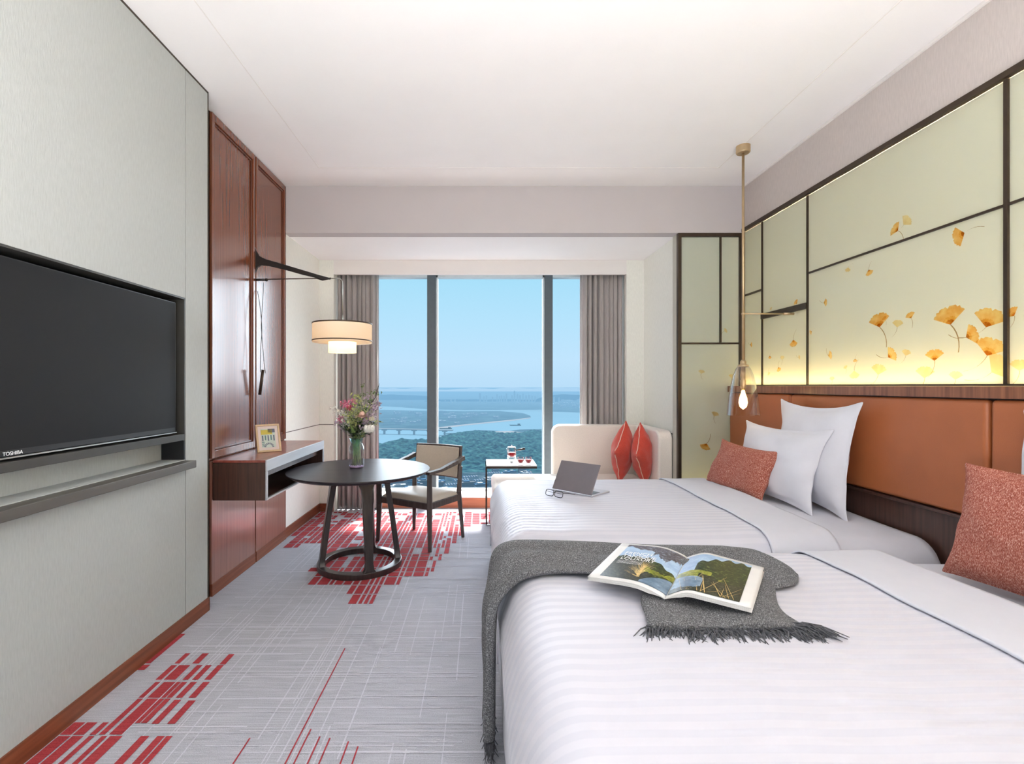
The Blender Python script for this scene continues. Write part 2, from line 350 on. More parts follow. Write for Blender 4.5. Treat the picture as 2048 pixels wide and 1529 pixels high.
    def build(s, name, mats, parent=None, smooth=False, bevel=0, seg=2, solid=0, sub=0, local=False, loc=None):
        if not isinstance(mats, (list, tuple)): mats = [mats]
        off = Vector((0, 0, 0))
        if parent is not None and not local:
            off = Vector(parent.get('_o', (0, 0, 0)))
        if loc is not None: off = Vector(loc)
        me = bpy.data.meshes.new(name)
        me.from_pydata([tuple(Vector(v)-off) for v in s.v], [], s.f)
        for m in mats: me.materials.append(m)
        me.polygons.foreach_set('material_index', s.m)
        me.validate(); me.update()
        bm = bmesh.new(); bm.from_mesh(me); bmesh.ops.recalc_face_normals(bm, faces=bm.faces); bm.to_mesh(me); bm.free()
        if smooth:
            me.polygons.foreach_set('use_smooth', [True]*len(me.polygons))
        o = bpy.data.objects.new(name, me); C.objects.link(o)
        if parent is not None:
            o.parent = parent
            if not local: o['_o'] = tuple(float(x) for x in off)
        if loc is not None: o.location = loc
        if solid:
            md = o.modifiers.new('thick', 'SOLIDIFY'); md.thickness = solid; md.offset = 0
        if sub:
            md = o.modifiers.new('sub', 'SUBSURF'); md.levels = sub; md.render_levels = sub
        if bevel:
            md = o.modifiers.new('bev', 'BEVEL'); md.width = bevel; md.segments = seg; md.limit_method = 'ANGLE'; md.angle_limit = math.radians(40)
            if smooth is None or smooth is False:
                me.polygons.foreach_set('use_smooth', [True]*len(me.polygons))
                md.harden_normals = True
        return o

def thing(name, label, cat, loc=(0, 0, 0), group=None, rotz=0):
    o = bpy.data.objects.new(name, None); C.objects.link(o); o.empty_display_size = .05
    o.location = loc; o.rotation_euler = (0, 0, rotz); o['label'] = label; o['category'] = cat; o['_o'] = tuple(float(x) for x in loc)
    if group: o['group'] = group
    return o
def tag(o, label, cat, group=None, kind=None):
    o['label'] = label; o['category'] = cat
    if group: o['group'] = group
    if kind: o['kind'] = kind
    return o
def struct(o): o['kind'] = 'structure'; return o

H = 3.23      # ceiling height
CZ = 1.40     # eye height
def fl(px, py, z=0.0):
    """survey helper: point on the horizontal plane z"""
    Y = (CZ-z)*970/(py-772); return ((px-962)*Y/970, Y)

# ------------------------------------------------------------------ camera
cam = bpy.data.cameras.new('camera'); co = bpy.data.objects.new('camera', cam); C.objects.link(co)
co.location = (0, 0, CZ); co.rotation_euler = (PI/2, 0, 0)
cam.sensor_width = 36; cam.lens = 970/2048*36; cam.shift_x = (1024-962)/2048; cam.shift_y = 7.5/2048
cam.clip_end = 60000; cam.clip_start = .05
sc.camera = co

# ------------------------------------------------------------------ room shell
# floor: carpet with red blocks and white hairlines woven in
fb = MB()
fb.box(-1.95, 2.6, -2.6, 5.95, -.08, 0, 0)
QI = [0]
def q(x0, x1, y0, y1, z, mat):
    QI[0] += 1; z += (QI[0] % 150)*.000005
    fb.add([(x0, y0, z), (x1, y0, z), (x1, y1, z), (x0, y1, z)], [(0, 1, 2, 3)], mat)
rA = [(1475, 1520, 283, 525), (1170, 1232, 537, 580), (1520, 1560, 443, 527), (1660, 1712, 443, 527), (1875, 1922, 450, 535)]
rA += [(a, b, 540, 660) for a, b in ((1405, 1452), (1470, 1560), (1615, 1660), (1690, 1737), (1785, 1835))]
rA += [(a, b, 678, 808) for a, b in ((1275, 1315), (1345, 1440), (1450, 1484), (1492, 1535), (1565, 1615), (1665, 1720))]
rA += [(1130, 1175, 815, 1110), (1205, 1300, 815, 1110), (1310, 1347, 815, 1015), (1355, 1400, 815, 1015), (1430, 1485, 825, 1022), (1545, 1605, 830, 1022)]
rA += [(610, 700, 1010, 1112), (715, 800, 1010, 1112), (845, 893, 1010, 1112)]
rA += [(a, b, 1122, 1440) for a, b in ((480, 580), (595, 685), (730, 775), (835, 880), (905, 1005), (1155, 1225), (1290, 1352), (1365, 1415))]
for a, b, t, bt in rA:
    x0, y1 = fl(a/4.096, 1200+t/4.096); x1, _ = fl(b/4.096, 1200+t/4.096); _, y0 = fl(0, 1200+bt/4.096)
    q(max(x0, -1.69), x1, y0, y1, .002, 1)
poly = [fl(*p) for p in ((636, 1022), (990, 1021), (990, 1050), (935, 1052), (905, 1095), (885, 1110), (860, 1152), (800, 1165), (775, 1175), (735, 1212), (703, 1200),
                         (690, 1170), (600, 1178), (650, 1108), (640, 1085), (560, 1100), (605, 1055))]
def inside(x, y):
    c = False
    for i in range(len(poly)):
        (xa, ya), (xb, yb) = poly[i], poly[i-1]
        if (ya > y) != (yb > y) and x < (xb-xa)*(y-ya)/(yb-ya)+xa: c = not c
    return c
rr = random.Random(11)
ys = [3.10]
while ys[-1] < 5.5: ys.append(ys[-1]+rr.choice((.06, .09, .12, .15)))
xs = [-1.78]
while xs[-1] < .1: xs.append(xs[-1]+rr.choice((.035, .05, .065, .085)))
for i in range(len(xs)-1):
    for j in range(len(ys)-1):
        cx, cy = (xs[i]+xs[i+1])/2, (ys[j]+ys[j+1])/2
        if not inside(cx, cy): continue
        d = noise.noise(Vector((cx*2.1, cy*1.5, 3.3)))
        pr = .74 + d*.7
        if rr.random() < pr: q(xs[i]+.006, xs[i+1]-.006, ys[j]+.007, ys[j+1]-.007, .002, 1)
for px0, py0, py1 in ((690, 1298, 1529), (500, 1478, 1529), (622, 1460, 1529), (640, 1475, 1529), (660, 1478, 1529), (697, 1485, 1529), (716, 1495, 1529)):
    x, y1 = fl(px0, py0); _, y0 = fl(0, py1); q(x-.003, x+.003, y0-.1, y1, .0025, 1)
for _ in range(75):
    x = rr.uniform(-1.6, -.1); y0 = rr.uniform(1.2, 4.6); ln = rr.uniform(.3, 1.5)
    w = rr.uniform(.0018, .0034); q(x-w, x+w, y0, min(y0+ln, 5.5), .0012, 2)
for _ in range(150):
    x0 = rr.uniform(-1.68, -.4); y = rr.uniform(1.2, 5.3); ln = rr.uniform(.3, 1.3)
    w = rr.uniform(.0018, .0036); q(x0, min(x0+ln, .2), y-w, y+w, .0012, 2)
struct(fb.build('floor', [M['carpet'], M['carpet_red'], M['carpet_white']]))

b = MB(); b.box(-1.95, 2.6, -2.6, 4.5, H, H+.1)
struct(b.build('ceiling', M['plaster']))
b = MB()   # thin shadow-gap groove rectangle on the ceiling
for a in ((-1.362, -1.356, -2.5, 4.073), (1.99, 1.996, -2.5, 4.073), (-1.362, 1.996, 4.067, 4.073)): b.box(*a, H-.002, H+.001)
struct(b.build('trim_1', M['pelmet']))
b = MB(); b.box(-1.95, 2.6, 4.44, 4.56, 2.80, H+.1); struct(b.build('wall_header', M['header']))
b = MB(); b.box(-1.95, 2.5, 4.5605, 5.95, 2.80, 2.9); struct(b.build('ceiling_alcove', M['plaster']))
b = MB(); b.box(-1.64, 1.62, 5.40, 5.44, 2.642, 2.7995); struct(b.build('trim_2', M['pelmet']))
# left television wall
b = MB()
for z0, z1 in ((.0, .975), (1.905, H)): b.box(-1.83, -1.70, .8, 2.787, z0, z1)
b.box(-1.83, -1.70, -2.6, .8, 0, H); b.box(-1.95, -1.83, -2.6, 3.02, 0, H)
b.box(-1.83, -1.70, 2.793, 3.015, 0, H)
struct(b.build('wall_left', M['wall_fabric']))
b = MB(); b.box(-1.83, -1.703, 2.786, 2.794, .08, H); b.box(-1.835, -1.698, 3.014, 3.022, .08, H)
b.box(-1.702, -1.698, -2.5, 3.02, H-.012, H-.001)
struct(b.build('trim_3', M['seam']))
b = MB(); b.box(-1.70, -1.692, -2.6, 3.022, 0, .082); b.box(-1.83, -1.692, 3.016, 3.026, 0, .082); b.box(-1.86, -1.845, 3.03, 3.2, 0, .082)
struct(b.build('baseboard_left', M['wood_x']))
b = MB(); b.box(-1.95, -1.86, 3.02, 4.44, 0, H); struct(b.build('wall_left_recess', M['wall_fabric']))
b = MB(); b.box(-1.95, -1.80, 4.4405, 5.95, 0, 2.7995); b.box(-1.80, -1.64, 5.40, 5.95, 0, 2.7995)
struct(b.build('wall_alcove_left', M['alcove']))
b = MB(); b.box(-1.80, -1.798, 4.45, 5.40, .965, .971); b.box(-1.80, -1.64, 5.397, 5.40, .965, .971)
b.box(1.62, 1.815, 5.397, 5.40, .94, .946); b.box(1.812, 1.815, 4.47, 5.40, .94, .946)
struct(b.build('trim_4', M['seam']))
b = MB(); b.box(-1.80, -1.788, 4.44, 5.40, 0, .09); b.box(-1.80, -1.64, 5.388, 5.40, 0, .09); struct(b.build('baseboard_alcove', M['wood_x']))
# right
b = MB(); b.box(1.815, 2.6, 4.56, 5.95, 0, 2.7995); b.box(1.62, 1.815, 5.40, 5.95, 0, 2.7995)
struct(b.build('wall_alcove_right', M['alcove']))
b = MB(); b.box(2.50, 2.6, -2.6, 4.56, 0, 2.84); b.box(2.40, 2.6, -2.6, 4.4395, 2.84, H)
o = struct(b.build('wall_right', [M['wall_upper']]))
b = MB(); b.box(2.385, 2.40, -2.6, 4.44, H-.018, H-.001); struct(b.build('trim_5', M['pelmet']))
b = MB(); b.box(-1.95, 2.6, -2.7, -2.6, 0, H); struct(b.build('wall_back', M['wall_fabric']))

# window: plinth, sill, mullions, glass
b = MB(); b.box(-1.64, 1.62, 5.56, 5.60, 0, .115); struct(b.build('trim_6', M['wood_plinth']))
b = MB(); b.box(-1.64, 1.62, 5.55, 5.95, .116, .135); struct(b.build('trim_7', M['sill'], bevel=.004))
w = bpy.data.objects.new('window_1', None); C.objects.link(w); w['kind'] = 'structure'; w.location = (0, 5.86, .135); w['_o'] = (0., 5.86, .135)
for xc, ww in ((-.592, .105), (.81, .095)):
    b = MB(); b.box(xc-ww/2, xc+ww/2, 5.80, 5.92, .136, 2.80); mu_ = b.build('mullion', M['window_frame'], w)
    b = MB(); dx = 1 if xc < 0 else -1
    b.box(xc+dx*(ww/2+.001), xc+dx*(ww/2+.02), 5.82, 5.92, .136, 2.80); b.build('mullion_trim', M['window_edge'], mu_)
b = MB(); b.box(-1.64, 1.62, 5.82, 5.92, 2.70, 2.80); b.box(-1.64, 1.62, 5.84, 5.92, .136, .155); b.build('frame', M['window_edge'], w)
for x0, x1 in ((-1.63, -.646), (-.518, .74), (.86, 1.62)):
    b = MB(); b.box(x0, x1, 5.868, 5.874, .156, 2.70); b.build('pane', M['pane'], w)

# ------------------------------------------------------------------ curtains
def curtain(x0, x1, label, seed, sheer_side):
    t = thing('curtain', label, 'curtain', ((x0+x1)/2, 5.50, 0), 'window curtains')
    L = x1-x0; n = 8
    def f(u, v):
        x = x0+L*u; z = .015+2.73*v
        a = .045*math.sin(u*n*2*PI+seed+.8*math.sin(u*9))*(1-.2*v) + .012*math.sin(u*n*4.3*PI+seed*2)
        x += .012*math.cos(u*n*2*PI+seed)
        return (x, 5.50+a, z)
    b = MB(); b.grid(f, 120, 6); b.build('drape', M['curtain'], t, smooth=True, solid=.004)
    xs_ = x1 if sheer_side > 0 else x0
    def g(u, v):
        return (xs_+sheer_side*(.002+.035*u)+0*v, 5.52+.014*math.sin(u*3*PI+seed), .015+2.73*v)
    b = MB(); b.grid(g, 18, 2); b.build('sheer', M['sheer'], t, smooth=True, solid=.002)
    b = MB(); b.box(x0, x1, 5.485, 5.515, 2.75, 2.775); b.build('curtain_rail', M['silver'], t)
curtain(-1.635, -1.20, 'taupe pleated curtain at the left side of the window', .6, 1)
curtain(1.16, 1.615, 'taupe pleated curtain behind the cream sofa at the window right', 2.1, -1)

# ------------------------------------------------------------------ wood wall panels above and below the desk
def wood_panel(y0, y1, label):
    t = thing('wood_wall_panel', label, 'wall panel', (-1.82, (y0+y1)/2, 0))
    b = MB(); b.box(-1.86, -1.800, y0, y1, .90, H-.004); pn = b.build('panel', M['wood'], t)
    b = MB()   # raised picture-frame border
    x0, x1 = -1.800, -1.782; z0, z1 = .915, H-.01; fw = .035
    b.box(x0, x1, y0, y0+fw, z0, z1); b.box(x0, x1, y1-fw, y1, z0, z1); b.box(x0, x1, y0+fw, y1-fw, z1-.05, z1); b.box(x0, x1, y0+fw, y1-fw, z0, z0+.05)
    b.build('border_frame', M['wood'], t, bevel=.004)
    b = MB(); f2 = fw+.001; w_ = .014; zb, zt = z0+.051, z1-.051
    b.box(x0, -1.791, y0+f2, y0+f2+w_, zb, zt); b.box(x0, -1.791, y1-f2-w_, y1-f2, zb, zt); b.box(x0, -1.791, y0+f2+w_, y1-f2-w_, zt-w_, zt); b.box(x0, -1.791, y0+f2+w_, y1-f2-w_, zb, zb+w_)
    b.build('inner_moulding', M['wood_frame'], pn, bevel=.004)
    b = MB(); b.box(-1.86, -1.785, y0, y1, .083, .895); b.build('lower_panel', M['wood_low'], t)
    b = MB(); b.box(-1.86, -1.781, y0, y1, 0, .082); b.build('skirting', M['wood_x'], t)
wood_panel(3.215, 3.832, 'reddish wood wall panel left of the lamp bracket, nearer the television')
wood_panel(3.848, 4.436, 'reddish wood wall panel right of the lamp bracket, nearer the window')
b = MB(); b.box(-1.86, -1.83, 3.833, 3.847, 0, H-.01); b.box(-1.86, -1.800, 3.205, 3.214, 0, H-.01); struct(b.build('trim_8', M['blackmetal']))

# ------------------------------------------------------------------ desk
t = thing('wall_desk', 'floating dark wood console desk with pale front edge under the wood panels', 'desk', (-1.6, 3.8, .64))
y0, y1, xf, xb = 3.217, 4.39, -1.42, -1.779
b = MB(); b.box(xb, xf-.012, y0, y1, .888, .905); b.build('desk_top', M['wood_top'], t, bevel=.002)
b = MB(); b.box(xb, xf-.012, y0, y0+.02, .638, .887); b.build('side_panel', M['wood_dark'], t)
b = MB(); b.box(xb, xf-.012, y1-.02, y1, .638, .887); b.build('side_panel', M['wood_dark'], t)
b = MB(); b.box(xb, xf-.012, y0+.021, y1-.021, .638, .655); b.build('bottom_panel', M['wood_dark'], t)
b = MB(); b.box(xb, xb+.015, y0+.021, y1-.021, .656, .887); b.build('back_panel', M['espresso'], t)
b = MB()
b.box(xf-.011, xf, y0, y1, .832, .905); b.box(xf-.011, xf, y0, y0+.018, .652, .831); b.box(xf-.011, xf, y1-.02, y1, .652, .831); b.box(xf-.011, xf, y0, y1, .638, .651)
b.build('front_frame', M['desk_light'], t, bevel=.002)
b = MB(); b.box(xb+.02, xf-.05, y0+.03, y1-.03, .78, .82); b.build('drawer', M['wood_dark'], t)

# picture frame
t = thing('picture_frame', 'small pale wooden photo frame with abstract print leaning on the desk', 'picture frame', (-1.575, 3.62, .905))
fm = MB(); W, Hh, th, bw = .17, .215, .016, .014
def fx(b):
    R = Matrix.Translation((-1.575, 3.62, .908)) @ Matrix.Rotation(math.radians(38), 4, 'Z') @ Matrix.Rotation(math.radians(-21), 4, 'X')
    return b.xf(R)
b = MB(); b.box(-W/2, W/2, 0, th, 0, bw); b.box(-W/2, W/2, 0, th, Hh-bw, Hh); b.box(-W/2, -W/2+bw, 0, th, bw, Hh-bw); b.box(W/2-bw, W/2, 0, th, bw, Hh-bw)
fx(b).build('frame_border', M['frame_wood'], t, bevel=.0015)
b = MB(); b.box(-W/2+.001, W/2-.001, th+.0005, th+.016, .002, Hh-.002); fx(b).build('backing', M['frame_side'], t)
b = MB(); b.box(-W/2+bw, W/2-bw, .007, .010, bw, Hh-bw); fx(b).build('mount', M['mount'], t)
b = MB(); aw, a0, a1 = .050, .034, .180
b.box(-aw, aw, .0055, .0065, a0, a1, 3)
b.box(-aw, .03, .005, .0054, .135, .172, 1); b.box(.0, aw, .005, .0054, .150, .178, 2)
for k in range(5): b.box(-.045+.02*k, -.036+.02*k, .0048, .0053, .085+.006*(k % 2), .128, 0 if k % 2 else 2)
for k in range(8):
    a = PI*k/8; a2 = PI*(k+.7)/8
    b.add([(.035*math.cos(a), .005, .036+.035*math.sin(a)), (.035*math.cos(a2), .005, .036+.035*math.sin(a2)), (.022*math.cos(a2), .005, .036+.022*math.sin(a2)), (.022*math.cos(a), .005, .036+.022*math.sin(a))], [(0, 1, 2, 3)], 2)
for k in range(3): b.box(-.048, -.03, .0047, .0052, .045+.014*k, .052+.014*k, 0)
fx(b).build('print', [M['art_a'], M['art_b'], M['art_c'], M['art_d']], t)
b = MB(); b.beam((0, .03, .13), (0, .085, .026), .03, .004, mat=0); fx(b).build('stand', M['frame_side'], t)

# ------------------------------------------------------------------ television, its surround and the shelf
t = thing('television_surround', 'dark metal recessed surround framing the wall television', 'surround', (-1.76, 1.8, 1.1))
b = MB(); b.box(-1.829, -1.699, .8, 2.785, 1.895, 1.904); b.box(-1.829, -1.699, 2.777, 2.785, 1.125, 1.894)
b.build('lining', M['tvframe'], t)
b = MB(); b.box(-1.829, -1.699, .8, 2.785, 1.088, 1.124); b.build('lower_bar', M['tvframe'], t, bevel=.002)
b = MB(); b.box(-1.829, -1.70, 2.775, 2.785, .976, 1.087); b.build('niche_side', M['tvblack'], t)
b = MB(); b.box(-1.829, -1.815, .81, 2.77, 1.126, 1.89); b.build('back_plate', M['tvblack'], t)
t = thing('television', 'large flat black wall television with thin bezel, screen off', 'television', (-1.78, 2.05, 1.13))
b = MB(); b.box(-1.814, -1.725, 1.385, 2.742, 1.140, 1.872); cs = b.build('casing', M['tvblack'], t, bevel=.004)
b = MB(); b.box(-1.7245, -1.722, 1.395, 2.730, 1.165, 1.865); b.build('screen', M['tvscreen'], t)
b = MB(); b.box(-1.726, -1.719, 1.385, 2.742, 1.134, 1.1395); b.build('bottom_trim', M['silver'], cs)
def text_mesh(s, size, mat, parent, mtx, name='lettering', warp=None, ext=.0004):
    cu = bpy.data.curves.new('txt', 'FONT'); cu.body = s; cu.size = size; cu.extrude = ext; cu.align_x = 'LEFT'
    to = bpy.data.objects.new('txt', cu); C.objects.link(to)
    dg = bpy.context.evaluated_depsgraph_get(); me = bpy.data.meshes.new_from_object(to.evaluated_get(dg))
    bpy.data.objects.remove(to); bpy.data.curves.remove(cu)
    off = Vector(parent.get('_o', (0, 0, 0)))
    for v in me.vertices:
        c = v.co.copy()
        if warp: c = Vector(warp(c))
        v.co = mtx @ c - off
    me.materials.clear(); me.materials.append(mat)
    o = bpy.data.objects.new(name, me); C.objects.link(o); o.parent = parent
    return o
text_mesh('TOSHIBA', .019, M['white_text'], cs, Matrix(((0, 0, 1, -1.7215), (1, 0, 0, 1.745), (0, 1, 0, 1.146), (0, 0, 0, 1))), 'brand_lettering')
b = MB(); b.box(-1.829, -1.636, .8, 2.79, .930, .972)
tag(b.build('wall_shelf', M['shelf'], bevel=.003), 'long narrow dark metal shelf running under the television', 'shelf')

# ------------------------------------------------------------------ glass wall on the right and beside the headboard
def ginkgo(b, pl, u, v, s, ang, stemang, mat):
    """fan shaped leaf on plane mapping pl(u,v,d)"""
    global LI
    LI += 1; e0_ = (LI % 40)*.00006
    s = s*.74; pts = []; n = 18; sp = 1.0
    for k in range(n+1):
        a = ang+sp*(2*k/n-1); r = s*(1+.05*math.sin(k*2.6)-.10*math.exp(-((k-n/2)**2)/1.5))
        pts.append((u+r*math.cos(a), v+r*math.sin(a)))
    vs = [pl(u, v, .0012+e0_)]+[pl(p[0], p[1], .0012+e0_) for p in pts]
    b.add(vs, [(0, k+1, k+2) for k in range(n)], mat)
    if mat == 1:
        for fr in (.45, .28):
            vs = [pl(u, v, .0013+e0_)]+[pl(u+(p[0]-u)*fr, v+(p[1]-v)*fr, .0013+e0_+fr*.00001) for p in pts]
            b.add(vs, [(0, k+1, k+2) for k in range(n)], 2 if fr > .4 else 4)
    st = []; L = s*1.5
    for k in range(7):
        tt = k/6; a = stemang+.5*tt; st.append((u+L*tt*math.cos(a), v+L*tt*math.sin(a)))
    w_ = s*.028
    vs = []
    for p in st: vs += [pl(p[0]-w_, p[1]+w_*.4, .0014), pl(p[0]+w_, p[1]-w_*.4, .0014)]
    b.add(vs, [(2*k, 2*k+1, 2*k+3, 2*k+2) for k in range(6)], 3)
GL = [M['glass_panel'], M['ginkgo'], M['ginkgo_pale'], M['ginkgo_stem'], M['ginkgo_core']]
LI = 0
t = thing('glass_wall_screen', 'backlit milky glass screen with ginkgo leaves above the headboard', 'glass screen', (2.42, 1.6, 1.42))
XG = 2.405
def plR(y, z, d): return (XG-d, y, z)
VY = [-2.2, -.6, .83, 2.215, 3.565, 4.14, 4.425]
panes = [(4.14, 4.425, 1.405, 2.22), (4.14, 4.425, 2.22, 2.80), (3.565, 4.14, 1.405, 1.99), (3.565, 4.14, 1.99, 2.80),
         (2.215, 3.565, 1.405, 2.227), (2.215, 3.565, 2.227, 2.80), (.83, 2.215, 1.405, 2.227), (.83, 2.215, 2.227, 2.80),
         (-2.2, .83, 1.405, 2.227), (-2.2, .83, 2.227, 2.80)]
# leaves: pixel survey on the glass plane -> (y, z)
def gy(px, py):
    Y = XG*970/(px-962); return Y, CZ-(py-772)*Y/970
LV = [(1540, 712, .035, -1.57, 1.4, 1), (1501, 690, .04, .0, 3., 1), (1565, 720, .045, 1.6, -1.5, 2), (1557, 735, .05, -1.2, 1.8, 1), (1537, 745, .035, -1., 1.7, 2),
      (1587, 680, .075, -1.5, 1.6, 1), (1597, 716, .03, .3, 2.9, 2), (1543, 620, .03, 2, 4, 2), (1594, 608, .045, 2.2, 4, 1),
      (1648, 606, .045, 0, 3.1, 1), (1657, 712, .05, .2, 2.4, 1), (1624, 663, .032, 3.6, 1.0, 1), (1760, 655, .12, 1.7, -.7, 1), (1771, 640, .03, 2.1, -.9, 2),
      (1823, 637, .05, 1.9, 5.3, 1), (1795, 655, .06, 1.4, 4.6, 2), (1697, 535, .04, -1.8, .8, 2), (1738, 540, .05, -1.3, 1.6, 1), (1797, 462, .07, 2.4, -.6, 1),
      (1808, 450, .07, .7, 3.9, 2), (1930, 466, .085, 3.4, .5, 1), (1902, 650, .135, 1.75, -.8, 1), (1933, 675, .085, .4, 3.4, 1), (1973, 655, .125, 1.2, 3.9, 1),
      (1777, 715, .08, .6, 3.4, 1), (1812, 712, .05, 1.3, 4.5, 2), (1870, 722, .085, 1.6, -1.5, 1), (1975, 712, .12, 1.2, 4.2, 1), (1984, 745, .12, .7, 3.9, 2),
      (1757, 750, .09, 1.4, 4.4, 2), (1709, 742, .07, -1.5, 1.6, 2), (1711, 718, .03, -1.5, 1.6, 1), (1693, 738, .03, 2, 5, 2), (1850, 757, .09, 1.5, 4.6, 2), (1912, 760, .06, 1.5, 4.6, 2),
      (1665, 762, .04, 1.6, 4.7, 2), (2030, 632, .055, 2.2, 4.8, 1), (2040, 742, .07, 1.5, 4.7, 2)]
leaves_w = []
for px, py, s, a, sa, k in LV:
    Y, Z = gy(px, py); leaves_w.append((Y, Z, s, PI-a, PI-sa, k))      # y runs opposite to the picture's x
rl = random.Random(5)
for _ in range(16): leaves_w.append((rl.uniform(-2, 1.9), 1.45+rl.random()**2*1.1, rl.uniform(.04, .12), rl.uniform(.6, 2.5), rl.uniform(3.6, 5), rl.choice((1, 2))))
for (a, c, z0, z1) in panes:
    b = MB(); b.box(XG, XG+.006, a+.004, c-.004, z0+.002, z1-.002, 0)
    for (Y, Z, s, an, sa, k) in leaves_w:
        if a < Y < c and z0 < Z < z1: ginkgo(b, lambda u, v, d, a=a, c=c, z0=z0, z1=z1: plR(min(max(u, a+.006), c-.006), min(max(v, z0+.004), z1-.004), d+.0001), Y, Z, s, an, sa, k)
    b.build('glass_pane', GL, t)
b = MB()
for y in VY: w_ = .006 if y not in (2.215, .83, -.6) else .009; b.box(2.394, 2.41, y-w_, y+w_, 1.404, 2.80) if y > -1 else None
b.box(2.382, 2.41, -2.2, 4.438, 2.805, 2.834); b.box(2.388, 2.41, -2.2, 4.438, 1.4, 1.408)
b.box(2.390, 2.41, 4.14, 4.43, 2.213, 2.227); b.box(2.386, 2.41, 3.565, 4.14, 1.968, 2.012); b.box(2.396, 2.41, -2.2, 3.565, 2.221, 2.233)
b.build('frame_bars', M['bronze'], t)
b = MB(); b.box(2.41, 2.50, -2.2, 4.44, 2.815, 2.838); b.box(2.485, 2.499, -2.2, 4.44, 1.405, 2.8); b.build('light_box', M['cavity'], t)
# panel facing the camera, in the header plane
t = thing('glass_side_panel', 'tall bronze framed frosted glass panel with ginkgo leaves beside the headboard', 'glass panel', (2.09, 4.45, 0))
YG = 4.452
b = MB(); x0, x1 = 1.802, 2.384
b.box(x0, x0+.03, 4.43, 4.47, 0, 2.798); b.box(x1-.018, x1, 4.43, 4.47, 0, 2.798); b.box(x0+.03, x1-.018, 4.43, 4.47, 2.765, 2.798)
b.box(x0+.03, x1-.018, 4.438, 4.46, 1.782, 1.796); b.box(2.188, 2.202, 4.438, 4.46, 1.797, 2.764)
b.build('frame_bars', M['bronze'], t)
for a, c, z0, z1, lv in ((1.833, 2.187, 1.797, 2.764, []), (2.203, 2.365, 1.797, 2.764, [(2.23, 1.9, .04, .5, 3.6, 2)]),
                     (1.833, 2.365, .03, 1.781, [(2.02, 1.51, .05, 1.4, 4.5, 2), (2.30, 1.47, .05, 1.4, 4.5, 2), (2.14, 1.12, .06, 1.2, 4.4, 2), (2.07, .87, .085, 4.3, .7, 1), (2.1, .5, .07, 1, 4, 2)])):
    b = MB(); b.box(a, c, YG, YG+.006, z0, z1, 0)
    for (X, Z, s, an, sa, k) in lv: ginkgo(b, lambda u, v, d: (u, YG-d, v), X, Z, s, an, sa, k)
    b.build('glass_pane', GL, t)
b = MB(); b.box(1.802, 2.384, 4.545, 4.558, 0, 2.798); b.box(1.802, 1.815, 4.471, 4.544, 0, 2.798); b.build('light_box', M['cavity'], t)

# headboard
t = thing('headboard', 'wide tan leather headboard with wooden top rail behind both beds', 'headboard', (2.38, 2, 0))
b = MB(); b.box(2.255, 2.50, -2.2, 4.437, 1.343, 1.397); b.build('top_rail', M['wood_y'], t, bevel=.002)
b = MB(); b.box(2.312, 2.40, -2.2, 4.437, .02, 1.342); b.build('backing_panel', M['wood_dark'], t)
for a, c in ((3.567, 4.43), (2.175, 3.555), (.78, 2.163), (-.6, .768), (-2.15, -.612)):
    b = MB(); b.box(2.268, 2.311, a, c, .79, 1.338); b.build('leather_panel', M['leather'], t, bevel=.02, seg=4)
b = MB(); b.box(2.285, 2.311, -2.2, 4.43, .03, .77); b.build('lower_band', M['wood_dark'], t)
b = MB(); b.box(2.262, 2.311, -2.2, 4.43, .771, .786); b.build('lower_moulding', M['wood_dark'], t, bevel=.002)

